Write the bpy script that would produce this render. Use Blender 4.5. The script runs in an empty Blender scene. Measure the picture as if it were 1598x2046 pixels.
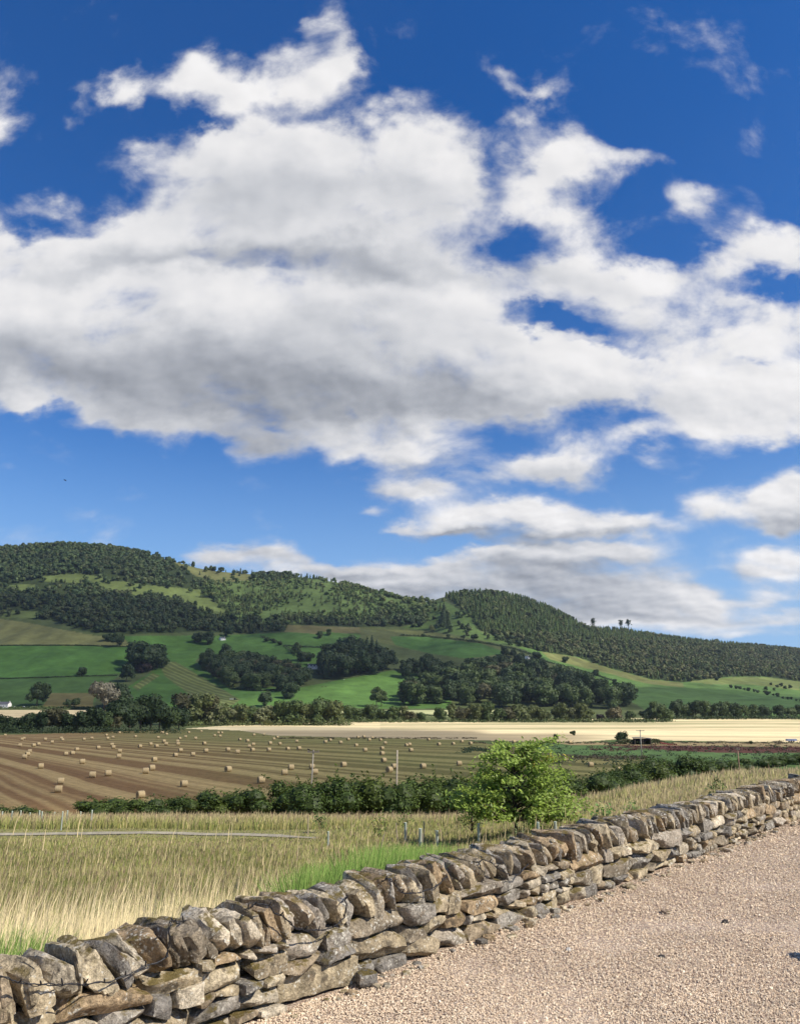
import bpy, bmesh, math, random
import numpy as np
from mathutils import Vector, Matrix

random.seed(7); RNG = np.random.default_rng(7)
R = math.radians
SC = bpy.context.scene
COL = SC.collection

# ------------------------------------------------------------------ camera
EYE = 1.7                      # camera height above the gravel
PITCH = R(13.77); FOC = 1600.0; CX, CY = 799.0, 1023.0
CT, ST = math.cos(PITCH), math.sin(PITCH)
cam_data = bpy.data.cameras.new('camera'); cam = bpy.data.objects.new('camera', cam_data); COL.objects.link(cam)
cam.location = (0, 0, EYE); cam.rotation_euler = (R(90) + PITCH, 0, 0)
cam_data.sensor_fit = 'HORIZONTAL'; cam_data.sensor_width = 36.0; cam_data.lens = 36.0 * FOC / 1598.0
cam_data.clip_start = 0.05; cam_data.clip_end = 20000
SC.camera = cam

# ------------------------------------------------------------------ light
SUN_EL, SUN_AZ = R(43), R(112)           # azimuth clockwise from the view direction (+Y)
SUN = Vector((math.sin(SUN_AZ) * math.cos(SUN_EL), math.cos(SUN_AZ) * math.cos(SUN_EL), math.sin(SUN_EL)))
sun_d = bpy.data.lights.new('sun', 'SUN'); sun_d.energy = 4.0; sun_d.angle = R(0.5); sun_d.color = (1.0, 0.93, 0.82)
sun = bpy.data.objects.new('sun', sun_d); COL.objects.link(sun)
sun.rotation_euler = (-SUN).to_track_quat('-Z', 'Y').to_euler(); sun.location = (60, -20, 80)
SC.view_settings.view_transform = 'Standard'; SC.view_settings.look = 'None'
SC.view_settings.exposure = 0.75; SC.view_settings.gamma = 1.0; SC.view_settings.use_curve_mapping = False
SKY_STRENGTH = 0.085
CLOUD_WHITE = 0.55

SC.render.engine = 'CYCLES'
cy = SC.cycles
cy.use_denoising = True
try: cy.denoiser = 'OPENIMAGEDENOISE'
except Exception: pass
cy.max_bounces = 5; cy.diffuse_bounces = 3; cy.glossy_bounces = 2; cy.transmission_bounces = 3; cy.transparent_max_bounces = 6
cy.use_adaptive_sampling = True; cy.adaptive_threshold = 0.015
cy.caustics_reflective = False; cy.caustics_refractive = False

# ------------------------------------------------------------------ pixel <-> world helpers (measuring the photograph)
def ray(px, py):
    xc = (np.asarray(px, float) - CX) / FOC; yc = (CY - np.asarray(py, float)) / FOC
    return xc, CT - yc * ST, ST + yc * CT
def ue(px, py):
    x, y, z = ray(px, py); return x / y, z / y
def project(X, Y, Zrel):
    d = Y * CT + Zrel * ST; v = -Y * ST + Zrel * CT
    d = np.maximum(d, 0.01)
    return CX + FOC * X / d, CY - FOC * v / d

# ------------------------------------------------------------------ value noise
def _h(ix, iy, iz, seed):
    n = (ix * 374761393 + iy * 668265263 + iz * 1274126177 + seed * 144665) & 0xffffffff
    n = ((n ^ (n >> 13)) * 1103515245) & 0xffffffff
    n = ((n ^ (n >> 16)) * 2246822519) & 0xffffffff
    return ((n ^ (n >> 15)) & 0xffff) / 65535.0
def vnoise(P, seed=0):
    P = np.asarray(P, float); i = np.floor(P).astype(np.int64); f = P - i; f = f * f * (3 - 2 * f)
    out = 0
    for dx in (0, 1):
        for dy in (0, 1):
            for dz in (0, 1):
                w = (f[:, 0] if dx else 1 - f[:, 0]) * (f[:, 1] if dy else 1 - f[:, 1]) * (f[:, 2] if dz else 1 - f[:, 2])
                out = out + w * _h(i[:, 0] + dx, i[:, 1] + dy, i[:, 2] + dz, seed)
    return out
def fbm(P, octv=4, seed=0):
    a, s, t = 0.5, 0.0, 0.0; P = np.asarray(P, float).copy()
    for k in range(octv):
        s = s + a * vnoise(P, seed + k * 17); t += a; a *= 0.5; P = P * 2.03 + 11.7
    return s / t                       # 0..1
def fbm2(X, Y, sc, octv=4, seed=0):
    X = np.asarray(X, float); Y = np.asarray(Y, float)
    return fbm(np.stack([X.ravel() / sc, Y.ravel() / sc, np.zeros(X.size)], 1), octv, seed).reshape(X.shape)

# ------------------------------------------------------------------ mesh helpers
def mesh_np(name, V, F, col=None, mats=(), smooth=False, attrs=None, fmat=None):
    """F: (n,k) array or list of arrays with different k.  col: per-vertex rgb."""
    me = bpy.data.meshes.new(name)
    V = np.asarray(V, np.float32)
    Fs = [np.asarray(f, np.int32) for f in (F if isinstance(F, list) else [F]) if len(f)]
    nl = sum(f.size for f in Fs); npoly = sum(len(f) for f in Fs)
    me.vertices.add(len(V)); me.vertices.foreach_set('co', V.ravel())
    me.loops.add(nl); me.loops.foreach_set('vertex_index', np.concatenate([f.ravel() for f in Fs]))
    tot = np.concatenate([np.full(len(f), f.shape[1], np.int32) for f in Fs])
    st = np.concatenate([[0], np.cumsum(tot)[:-1]]).astype(np.int32)
    me.polygons.add(npoly); me.polygons.foreach_set('loop_start', st)
    try: me.polygons.foreach_set('loop_total', tot)
    except Exception: pass
    if fmat is not None: me.polygons.foreach_set('material_index', np.asarray(fmat, np.int32))
    me.polygons.foreach_set('use_smooth', np.full(npoly, bool(smooth)))
    if col is not None:
        c = np.ones((len(V), 4), np.float32); c[:, :3] = col
        a = me.attributes.new('Col', 'FLOAT_COLOR', 'POINT'); a.data.foreach_set('color', c.ravel())
    for k, v in (attrs or {}).items():
        a = me.attributes.new(k, 'FLOAT', 'POINT'); a.data.foreach_set('value', np.asarray(v, np.float32))
    me.update(calc_edges=True)
    for m in mats: me.materials.append(m)
    return me
def link(name, me, parent=None, loc=(0, 0, 0), rz=0.0, sc=None):
    o = bpy.data.objects.new(name, me); COL.objects.link(o); o.parent = parent; o.location = loc; o.rotation_euler = (0, 0, rz)
    if sc is not None: o.scale = (sc, sc, sc) if np.isscalar(sc) else sc
    return o
def tag(o, label, cat, group=None):
    o['label'] = label; o['category'] = cat
    if group: o['group'] = group
    return o
def thing(name, label, cat, loc=(0, 0, 0), rz=0.0, group=None, sc=None):
    return tag(link(name, None, None, loc, rz, sc), label, cat, group)
def struct(o): o['kind'] = 'structure'; return o
def stuff(o): o['kind'] = 'stuff'; return o
def copy_tree(o):
    c = o.copy(); COL.objects.link(c)
    for ch in o.children:
        k = ch.copy(); COL.objects.link(k); k.parent = c
        for g in ch.children:
            q = g.copy(); COL.objects.link(q); q.parent = k
    return c
class MB:
    """collects boxes, tubes, lathes; builds ONE mesh"""
    def __init__(s): s.V = []; s.F = {}; s.n = 0; s.C = []
    def add(s, V, F, c=(1, 1, 1)):
        V = np.asarray(V, float); 
        for f in F: s.F.setdefault(len(f), []).append([i + s.n for i in f])
        s.V.append(V); s.C.append(np.tile(np.asarray(c, float), (len(V), 1))); s.n += len(V); return s
    def box(s, x0, x1, y0, y1, z0, z1, c=(1, 1, 1)):
        V = [(x, y, z) for x in (x0, x1) for y in (y0, y1) for z in (z0, z1)]
        return s.add(V, [(0, 1, 3, 2), (4, 6, 7, 5), (0, 4, 5, 1), (2, 3, 7, 6), (0, 2, 6, 4), (1, 5, 7, 3)], c)
    def tube(s, pts, rad, n=7, c=(1, 1, 1)):
        pts = [Vector(p) for p in pts]; rad = rad if hasattr(rad, '__len__') else [rad] * len(pts)
        V = []; F = []
        for i, p in enumerate(pts):
            d = (pts[min(i + 1, len(pts) - 1)] - pts[max(i - 1, 0)]).normalized()
            a = d.orthogonal().normalized() if i == 0 else (s._a - d * s._a.dot(d)).normalized()
            s._a = a; b = d.cross(a)
            for k in range(n):
                t = 2 * math.pi * k / n; V.append(p + (a * math.cos(t) + b * math.sin(t)) * rad[i])
        for i in range(len(pts) - 1):
            for k in range(n):
                F.append((i * n + k, i * n + (k + 1) % n, (i + 1) * n + (k + 1) % n, (i + 1) * n + k))
        F.append(tuple(range(n))[::-1]); F.append(tuple(range((len(pts) - 1) * n, len(pts) * n)))
        return s.add([tuple(v) for v in V], F, c)
    def me(s, name, mats, smooth=False):
        return mesh_np(name, np.concatenate(s.V), [np.array(f) for f in s.F.values()], np.concatenate(s.C), mats, smooth)
    def build(s, name, mats, parent=None, smooth=False, **k):
        return link(name, s.me(name, mats if isinstance(mats, (list, tuple)) else [mats], smooth), parent, **k)

# ------------------------------------------------------------------ materials
class NT:
    def __init__(s, tree): s.t = tree; s.n = tree.nodes; s.l = tree.links
    def new(s, typ, **k):
        n = s.n.new(typ)
        for a, v in k.items():
            if a.startswith('_'): n.inputs[int(a[1:]) if a[1:].isdigit() else a[1:]].default_value = v
            else: setattr(n, a, v)
        return n
    def put(s, v, sock):
        if hasattr(v, 'is_output') or hasattr(v, 'links'): s.l.new(v, sock)
        elif hasattr(v, '__len__') and sock.type == 'RGBA' and len(v) == 3: sock.default_value = (*v, 1)
        else: sock.default_value = v
    def math(s, op, a, b=None, c=None, clamp=False):
        n = s.n.new('ShaderNodeMath'); n.operation = op; n.use_clamp = clamp
        for i, v in enumerate((a, b, c)):
            if v is not None: s.put(v, n.inputs[i])
        return n.outputs[0]
    def vmath(s, op, a, b=None, c=None):
        n = s.n.new('ShaderNodeVectorMath'); n.operation = op
        for i, v in enumerate((a, b, c)):
            if v is not None: s.put(v, n.inputs[i])
        return n.outputs['Value'] if op in ('DOT_PRODUCT', 'LENGTH') else n.outputs[0]
    def noise(s, vec, scale, detail=4, rough=0.55, out='Fac', dim='3D', dist=0.0):
        n = s.n.new('ShaderNodeTexNoise'); n.noise_dimensions = dim
        if dim == '1D': s.put(vec, n.inputs['W'])
        else: s.put(vec, n.inputs['Vector'])
        n.inputs['Scale'].default_value = scale; n.inputs['Detail'].default_value = detail; n.inputs['Roughness'].default_value = rough
        n.inputs['Distortion'].default_value = dist
        return n.outputs[out]
    def map(s, v, a, b, c=0.0, d=1.0, smooth=False):
        n = s.n.new('ShaderNodeMapRange'); n.clamp = True; n.interpolation_type = 'SMOOTHSTEP' if smooth else 'LINEAR'
        s.put(v, n.inputs[0])
        for i, q in enumerate((a, b, c, d)): s.put(q, n.inputs[i + 1])
        return n.outputs[0]
    def mix(s, f, a, b, mode='MIX'):
        n = s.n.new('ShaderNodeMix'); n.data_type = 'RGBA'; n.blend_type = mode
        s.put(f, n.inputs[0]); s.put(a, n.inputs[6]); s.put(b, n.inputs[7]); return n.outputs[2]
    def attr(s, name, out='Color'):
        n = s.n.new('ShaderNodeAttribute'); n.attribute_name = name; return n.outputs[out]
    def bump(s, h, strength=0.5, dist=0.02):
        n = s.n.new('ShaderNodeBump'); s.put(h, n.inputs['Height']); n.inputs['Strength'].default_value = strength; n.inputs['Distance'].default_value = dist; return n.outputs[0]
def new_mat(name):
    m = bpy.data.materials.new(name); m.use_nodes = True; nt = NT(m.node_tree); nt.n.clear()
    out = nt.new('ShaderNodeOutputMaterial'); return m, nt, out
def finish(nt, out, col, rough=0.9, normal=None, spec=0.2, trans=0.0):
    p = nt.new('ShaderNodeBsdfPrincipled'); nt.put(col, p.inputs['Base Color']); nt.put(rough, p.inputs['Roughness'])
    p.inputs['Specular IOR Level'].default_value = spec
    if normal is not None: nt.l.new(normal, p.inputs['Normal'])
    if trans > 0:
        t = nt.new('ShaderNodeBsdfTranslucent'); nt.put(col, t.inputs[0]); mx = nt.new('ShaderNodeMixShader'); mx.inputs[0].default_value = trans
        nt.l.new(p.outputs[0], mx.inputs[1]); nt.l.new(t.outputs[0], mx.inputs[2]); nt.l.new(mx.outputs[0], out.inputs[0])
    else: nt.l.new(p.outputs[0], out.inputs[0])
def simple_mat(name, col=None, rough=0.9, nsc=3.0, namt=0.35, bump=0.0, bsc=20.0, bdist=0.02, trans=0.0, spec=0.2):
    """base colour (or the mesh's own colour attribute) with noise variation"""
    m, nt, out = new_mat(name)
    co = nt.new('ShaderNodeTexCoord').outputs['Object']
    c = nt.attr('Col') if col is None else nt.new('ShaderNodeRGB').outputs[0]
    if col is not None: c.node.outputs[0].default_value = (*col, 1)
    f = nt.map(nt.noise(co, nsc, 5, 0.6), 0.25, 0.75, 1 - namt, 1 + namt)
    cc = nt.vmath('MULTIPLY', c, nt.new('ShaderNodeCombineXYZ').outputs[0])
    comb = nt.n[-1] if False else cc.node.inputs[1].links[0].from_node
    for i in range(3): nt.l.new(f, comb.inputs[i])
    nrm = nt.bump(nt.noise(co, bsc, 4, 0.6), bump, bdist) if bump else None
    finish(nt, out, cc, rough, nrm, spec, trans)
    return m
def leaf_mat(name, trans=0.25, rough=0.6, spec=0.25):
    m, nt, out = new_mat(name)
    finish(nt, out, nt.attr('Col'), rough, None, spec, trans)
    return m

# ------------------------------------------------------------------ sky: Nishita sky with a cloud layer over the whole dome
# cumulus masses: centre and radii as measured in the photograph, turned into sky directions (azimuth tangent, elevation tangent)
CLOUDS = [  # x, y, rx, ry, amount
 (250,150,44,46,.9),(262,200,44,34,.85),(225,195,30,30,.6),(350,175,60,44,.85),(400,135,60,44,.9),(470,165,90,44,.95),(560,160,90,42,1.0),(640,150,70,44,1.0),(690,130,40,46,.8),(560,95,50,36,.6),(620,80,60,40,.66),(675,70,40,40,.66),(590,48,60,20,.5),
 (360,310,70,50,.95),(450,285,80,52,.95),(560,285,110,60,1.0),(650,270,70,52,1.0),(780,275,80,56,1.0),(860,310,80,70,1.0),(920,340,50,80,.8),(420,390,150,70,1.0),(620,380,220,90,1.0),(800,420,160,100,1.0),(560,470,260,60,1.0),
 (340,465,150,44,1.0),(210,480,120,36,.9),(60,500,110,42,1.0),(-40,520,120,50,1.0),(130,540,160,44,1.0),
 (100,620,240,64,1.0),(330,600,220,70,1.0),(560,590,240,60,1.0),(780,560,180,60,1.0),(900,560,80,60,.8),(60,700,220,70,1.0),
 (330,710,330,84,1.0),(640,690,280,90,1.0),(560,790,330,70,1.0),(350,800,220,40,.9),(200,770,200,44,1.0),(490,875,100,42,.9),(420,840,120,40,.8),(640,850,140,36,.75),(860,700,160,70,1.0),(870,780,200,60,1.0),
 (950,600,110,44,.8),(1080,560,100,40,.8),(1150,530,70,36,.75),(1180,480,50,40,.66),(1140,420,50,32,.75),(1060,350,70,40,.7),(1110,320,50,40,.75),(1150,285,34,36,.75),(1250,308,70,26,.95),(1180,330,60,24,.5),(1040,400,50,30,.5),(1010,300,30,24,.5),
 (980,770,180,60,1.0),(1000,690,110,30,.8),(1150,715,130,46,.95),(1160,790,200,46,.95),(1330,690,140,44,.85),(1300,765,180,50,1.0),(1480,700,120,46,.85),(1580,655,80,40,.75),(1480,785,150,46,1.0),(1590,790,100,54,1.0),(1560,840,80,26,.8),
 (1070,470,150,110,.48),(1050,620,180,70,.42),(1280,610,230,60,.40),(1400,440,200,60,.18),(1080,220,120,60,.16),(1180,340,120,60,.26),
 (1330,560,100,34,.85),(1430,540,90,34,.9),(1520,510,80,36,.95),(1590,520,60,50,.95),(1250,590,80,26,.7),(1440,610,120,26,.7),(1290,640,90,24,.65),(1210,560,60,30,.6),(1560,470,60,24,.6),
 (1265,885,55,26,.95),(1390,870,110,30,.7),(1480,850,100,26,.62),
 (850,895,110,36,.95),(760,905,70,30,.85),(700,885,40,26,.7),(780,960,110,32,1.05),(860,975,80,20,.8),(1150,918,75,38,1.05),(1095,940,90,30,1.0),(985,955,60,20,.85),(1040,925,70,22,.6),
 (940,1020,90,32,1.1),(1050,1020,110,32,1.1),(1150,1038,120,30,1.1),(1270,1042,90,24,1.1),(860,1055,80,20,1.0),(930,1066,80,14,.8),(728,1018,44,17,.95),(790,1055,40,14,.7),
 (1500,985,90,34,1.1),(1575,950,60,44,1.1),(1590,1010,80,40,1.1),(1420,1005,44,28,1.0),(1540,1040,80,22,1.0),(1480,1138,60,24,1.1),(1510,1098,50,18,.8),(1580,1105,70,26,1.0),(1560,1145,70,20,.9),
 (1160,1095,130,30,.95),(1260,1110,90,30,.9),(1060,1105,80,24,.9),(980,1125,130,32,1.1),(850,1145,110,24,1.1),(790,1160,70,22,1.0),(1050,1160,220,38,1.2),(1280,1185,110,26,1.05),(1360,1190,60,18,.9),(1180,1200,200,34,1.15),(1340,1150,60,20,.7),
 (690,1140,90,22,.8),(760,1178,130,24,.95),(440,1112,62,18,.7),(390,1120,50,12,.5),(565,1106,44,12,.7),(520,1122,110,16,.75),(640,1125,90,16,.7),(600,1145,160,16,.7),
 (1250,1235,240,18,.9),(1460,1262,190,14,.85),(1545,1190,80,18,.9),(1420,1213,34,20,1.0),(1570,1228,80,14,.8),(1000,1215,220,26,1.0),(1100,1245,200,18,1.0),(1480,1205,60,12,.6),(1500,1240,120,12,.6),
 (40,140,60,28,.62),(145,168,40,26,.7),(8,245,34,46,.7),(60,400,85,28,.72),(120,412,40,18,.5),(55,810,52,24,1.0),(155,235,30,44,.55),(20,225,40,20,.5),
 (1065,165,80,20,.8),(1035,222,44,24,.62),(1010,135,40,16,.5),(1365,400,46,38,.66),(1415,392,34,24,.58),(1235,238,46,22,.55),(285,300,44,26,.7),(1390,440,40,20,.5),(235,420,60,18,.45),
 (-250,600,260,120,1.0),(-200,760,200,60,.8),(1800,720,240,100,.95),(1780,1000,160,50,.9),(-420,330,160,60,.7),(2000,420,200,80,.7),
]
HOLES = [(1010,1092,130,9,.5),(880,1095,60,12,.5),(1200,1072,120,8,.4),(1110,650,95,16,.7),(1060,630,50,12,.5),(1210,690,90,10,.4),(545,846,34,12,.5),(711,822,26,10,.45),(1000,490,40,22,.5),(1040,450,30,30,.45),(1575,590,60,20,.7),(1520,708,40,10,.5),(1290,500,40,50,.4),(430,230,90,12,.6),(300,200,22,50,.35)]
# grey undersides of the cloud masses
DARKS = [(500,1118,160,22,.45),(1060,1165,240,34,.40),(1180,1130,150,24,.3),(850,1185,150,12,.4),(690,1148,110,12,.4),(1000,1072,150,10,.5),(1230,1205,180,16,.35),(640,380,230,90,.34),(430,400,130,60,.25),(860,400,90,80,.2),(1140,560,110,40,.2),(250,530,260,22,.35),(620,500,240,24,.35),(480,520,280,40,.45),(780,545,130,30,.6),(230,690,260,60,.55),(560,720,280,70,.6),(420,800,260,60,.75),(700,800,240,60,.65),(80,740,160,40,.55),(500,880,110,30,.6),
 (900,790,150,50,.55),(1120,820,180,34,.5),(1420,800,180,34,.35),(640,360,170,40,.22),(690,640,200,40,.25),(1020,545,90,34,.3),
 (830,930,110,18,.5),(770,975,100,16,.5),(1130,950,90,22,.5),(1050,1070,200,20,.75),(930,1080,110,16,.75),(1230,1058,110,10,.5),(1520,1030,120,24,.55),(1590,1050,60,20,.6),
 (1480,1152,50,10,.4),(1080,1130,220,18,.5),(1150,1170,240,16,.45),(1100,1215,260,24,.55),(820,1180,150,14,.4),(700,1150,110,12,.4),(1250,1235,260,10,.5),(1150,640,200,30,.2),(-250,690,260,60,.6)]

w = bpy.data.worlds.new('World'); SC.world = w; w.use_nodes = True
nt = NT(w.node_tree); nt.n.clear()
wout = nt.new('ShaderNodeOutputWorld')
gen = nt.new('ShaderNodeTexCoord').outputs['Generated']
sky = nt.new('ShaderNodeTexSky'); sky.sky_type = 'NISHITA'; sky.sun_disc = False
sky.sun_elevation = SUN_EL; sky.sun_rotation = SUN_AZ; sky.altitude = 100; sky.air_density = 1.0; sky.dust_density = 0.0; sky.ozone_density = 3.0
sep = nt.new('ShaderNodeSeparateXYZ'); nt.l.new(gen, sep.inputs[0])
yy = nt.math('MAXIMUM', nt.math('ABSOLUTE', sep.outputs[1]), 0.18)
u_ = nt.math('DIVIDE', sep.outputs[0], yy); e_ = nt.math('DIVIDE', sep.outputs[2], yy)
hsv = nt.new('ShaderNodeHueSaturation'); hsv.inputs['Saturation'].default_value = 1.36; hsv.inputs['Hue'].default_value = 0.512; hsv.inputs['Value'].default_value = 0.92
nt.l.new(sky.outputs[0], hsv.inputs['Color'])
low = nt.map(sep.outputs[2], 0.0, 0.36, 0.9, 0.0, True)    # pale blue air towards the horizon
skc = nt.mix(low, hsv.outputs[0], (1.95, 3.5, 6.0))
bg = nt.new('ShaderNodeBackground'); bg.inputs[1].default_value = SKY_STRENGTH; nt.l.new(skc, bg.inputs[0])
le = nt.math('MULTIPLY_ADD', nt.math('LOGARITHM', nt.math('ADD', nt.math('MAXIMUM', e_, -0.1), 0.17), 2.71828), 0.5, nt.math('MULTIPLY', e_, 0.6))
cmb = nt.new('ShaderNodeCombineXYZ'); nt.l.new(u_, cmb.inputs[0]); nt.l.new(le, cmb.inputs[1]); nvec = cmb.outputs[0]
cm2 = nt.new('ShaderNodeCombineXYZ'); nt.l.new(u_, cm2.inputs[0]); nt.l.new(e_, cm2.inputs[1]); pvec = cm2.outputs[0]
# ragged outlines: warp the masses, then erode them with billowing noise
wn = nt.noise(nvec, 7.0, 3, 0.5, 'Color')
wv = nt.vmath('SUBTRACT', wn, (0.5, 0.5, 0.5))
wsc = nt.map(e_, 0.05, 0.5, 0.24, 1.0)
ws = nt.new('ShaderNodeVectorMath', operation='SCALE'); nt.l.new(wv, ws.inputs[0]); nt.l.new(nt.math('MULTIPLY', wsc, 0.13), ws.inputs['Scale'])
wn2 = nt.vmath('SUBTRACT', nt.noise(nvec, 24.0, 4, 0.6, 'Color'), (0.5, 0.5, 0.5))
ws2 = nt.new('ShaderNodeVectorMath', operation='SCALE'); nt.l.new(wn2, ws2.inputs[0]); nt.l.new(nt.math('MULTIPLY', wsc, 0.05), ws2.inputs['Scale'])
q = nt.vmath('ADD', nt.vmath('ADD', pvec, ws.outputs[0]), ws2.outputs[0])
def blob_sum(lst, vec, fall=0.36):
    acc = None
    for (x, y, rx, ry, a) in lst:
        u0, e0 = ue(x, y); du = abs(ue(x + rx, y)[0] - u0); de = abs(ue(x, y - ry)[1] - e0)
        s = nt.vmath('MULTIPLY_ADD', vec, (1 / du, 1 / de, 0), (-u0 / du, -e0 / de, 0))
        g = nt.math('POWER', fall, nt.vmath('DOT_PRODUCT', s, s))
        acc = nt.math('MULTIPLY', g, a) if acc is None else nt.math('MULTIPLY_ADD', g, a, acc)
    return acc
D = blob_sum(CLOUDS, q); H = blob_sum(HOLES, q)
D = nt.math('SUBTRACT', nt.math('MINIMUM', D, 1.5), H)
f1 = nt.noise(nvec, 7.0, 10, 0.59, dist=0.25)
f0 = nt.noise(nvec, 7.0, 3, 0.5)
off = nt.vmath('ADD', nvec, (0.018, 0.02, 0.0)); f2 = nt.noise(off, 7.0, 3, 0.5)
dens = nt.math('MULTIPLY_ADD', nt.math('SUBTRACT', f1, 0.5), nt.map(e_, .12, .42, 2.3, 3.1), nt.math('MULTIPLY', D, 0.9))
alpha = nt.map(dens, 0.16, 1.28, 0, 1, True)
dark = blob_sum(DARKS, q, 0.42)
relief = nt.math('SUBTRACT', f0, f2)                      # puffs: side towards the sun against the side away from it
lum = nt.math('SUBTRACT', 1.0, nt.math('MULTIPLY', nt.math('MINIMUM', dark, 1.0), 0.56))
lum = nt.math('MULTIPLY_ADD', relief, 0.55, lum)
rl2 = nt.math('SUBTRACT', nt.noise(nvec, 21.0, 3, 0.5), nt.noise(nt.vmath('ADD', nvec, (0.006, 0.009, 0.0)), 21.0, 3, 0.5))
lum = nt.math('MULTIPLY_ADD', rl2, nt.map(e_, .15, .5, .75, .12), lum)
f3 = nt.noise(nvec, 3.6, 4, 0.5)
lum = nt.math('MULTIPLY_ADD', nt.math('SUBTRACT', f3, 0.5), 0.22, lum)
thin = nt.map(dens, 0.35, 1.0, 0.90, 1.0)
lum = nt.math('MULTIPLY', nt.map(lum, 0.2, 1.12, 0.24, 1.05), thin)
ccol = nt.mix(nt.map(lum, 0.35, 0.95), (0.86, 0.92, 1.04), (1.0, 0.985, 0.985))
cbg = nt.new('ShaderNodeBackground'); nt.l.new(ccol, cbg.inputs[0]); nt.l.new(nt.math('MULTIPLY', lum, CLOUD_WHITE), cbg.inputs[1])
mx = nt.new('ShaderNodeMixShader'); nt.l.new(alpha, mx.inputs[0]); nt.l.new(bg.outputs[0], mx.inputs[1]); nt.l.new(cbg.outputs[0], mx.inputs[2])
nt.l.new(mx.outputs[0], wout.inputs[0])
w.cycles.sampling_method = 'MANUAL'; w.cycles.sample_map_resolution = 512

# ------------------------------------------------------------------ terrain
# heights below are relative to the eye; world z = height + EYE
def sstep(a, b, x): t = np.clip((x - a) / (b - a), 0, 1); return t * t * (3 - 2 * t)
# skyline of the ground (tree tops come on top of it), pixel measurements -> directions
SKYLINE = [(-900,1150),(-500,1120),(-250,1100),(0,1096),(60,1094),(130,1090),(200,1094),(260,1102),(330,1117),(400,1136),(440,1142),(500,1147),(560,1149),(620,1155),(700,1168),(760,1188),
           (800,1198),(860,1202),(880,1194),(920,1187),(985,1187),(1040,1196),(1090,1213),(1140,1238),(1170,1256),(1240,1259),(1300,1269),(1400,1282),(1500,1290),(1598,1300),(1800,1325),(2200,1360),(2800,1395)]
_sk = np.array(SKYLINE, float); _su, _se = ue(_sk[:, 0], _sk[:, 1])
_su_f = np.linspace(-1.4, 1.4, 1200); _se_f = np.interp(_su_f, _su, _se)
_k = np.ones(5) / 5; _se_f = np.convolve(np.pad(_se_f, 2, 'edge'), _k, 'valid')
def ridge(u): return np.interp(u, _su_f, _se_f)
def ridge_dist(u): return np.interp(u, [-1.3, -0.5, -0.2, 0.1, 0.22, 0.5, 1.3], [2000, 2000, 2050, 1850, 2000, 2500, 2900])
BASE_Y, BASE_Z = 1000.0, -2.0
SPROF = ([0, .1, .25, .4, .55, .7, .85, 1.0, 1.15, 1.5], [0, .05, .155, .29, .45, .62, .83, 1.0, 1.04, 0.95])
ML = ([0, 3, 5, 10, 20, 30, 34.4, 37.0, 60, 78, 95], [-1.75, -1.75, -1.78, -2.55, -3.85, -4.72, -5.02, -5.05, -8.0, -9.95, -13.4])
MR = ([0, 3, 5, 12, 20, 35, 50, 60, 72, 95], [-1.75, -1.75, -1.78, -1.95, -2.3, -3.0, -3.8, -5.2, -8.0, -13.4])
def height(X, Y):
    X = np.asarray(X, float); Y = np.asarray(Y, float)
    u = np.clip(X / np.maximum(Y, 3.0), -1.35, 1.35)
    wr = sstep(0.02, 0.46, u)
    z = np.interp(Y, *ML) * (1 - wr) + np.interp(Y, *MR) * wr
    bump_ = (fbm2(X, Y, 6.0, 3, 5) - .5) * 0.35 * sstep(8, 16, Y) * (1 - sstep(80, 95, Y))
    z = z + bump_
    zf = np.where(Y < 600, -13.4, -13.4 + (BASE_Z + 13.4) * sstep(600, 1040, Y))
    far = Y > 1000
    er = ridge(u); Yr = ridge_dist(u); t = np.clip((Y - BASE_Y) / (Yr - BASE_Y), 0, 1.5)
    zh = BASE_Z - 0.35 + (er * Yr - BASE_Z) * np.interp(t, *SPROF)
    hum = (fbm2(X, Y, 170.0, 4, 3) - .5) * 26 * np.clip(4 * t * (1 - t), 0, 1)
    gul = (fbm2(X * 2.0, Y * .6, 120.0, 3, 9) - .5) * 14 * np.clip(4 * t * (1 - t), 0, 1)
    zh = np.maximum(zh + hum + gul, -3)
    return np.where(Y < 95, z, np.where(far, zh, zf))
def gz(X, Y): return height(np.atleast_1d(X), np.atleast_1d(Y)) + EYE
def gz1(x, y): return float(gz(x, y)[0])
_march = np.concatenate([np.arange(3, 100, .25), np.arange(100, 600, 1.0), np.arange(600, 2600, 3.0)])
def hit(px, py):
    """where the line of sight through a measured pixel meets the ground -> (X, Y)"""
    u, e = ue(px, py); h = height(u * _march, _march)
    below = e * _march <= h
    k = int(np.argmax(below)) if below.any() else len(_march) - 1
    if k == 0 or not below.any(): return u * _march[k], _march[k]
    y0, y1 = _march[k - 1], _march[k]; d0 = e * y0 - height(u * y0, y0); d1 = e * y1 - height(u * y1, y1)
    Y = y0 + (y1 - y0) * float(d0 / max(d0 - d1, 1e-9)); return float(u * Y), float(Y)
def in_poly(px, py, poly):
    poly = np.asarray(poly, float); inside = np.zeros(np.shape(px), bool); n = len(poly); j = n - 1
    for i in range(n):
        xi, yi = poly[i]; xj, yj = poly[j]
        c = ((yi > py) != (yj > py)) & (px < (xj - xi) * (py - yi) / (yj - yi + 1e-12) + xi)
        inside ^= c; j = i
    return inside

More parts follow.
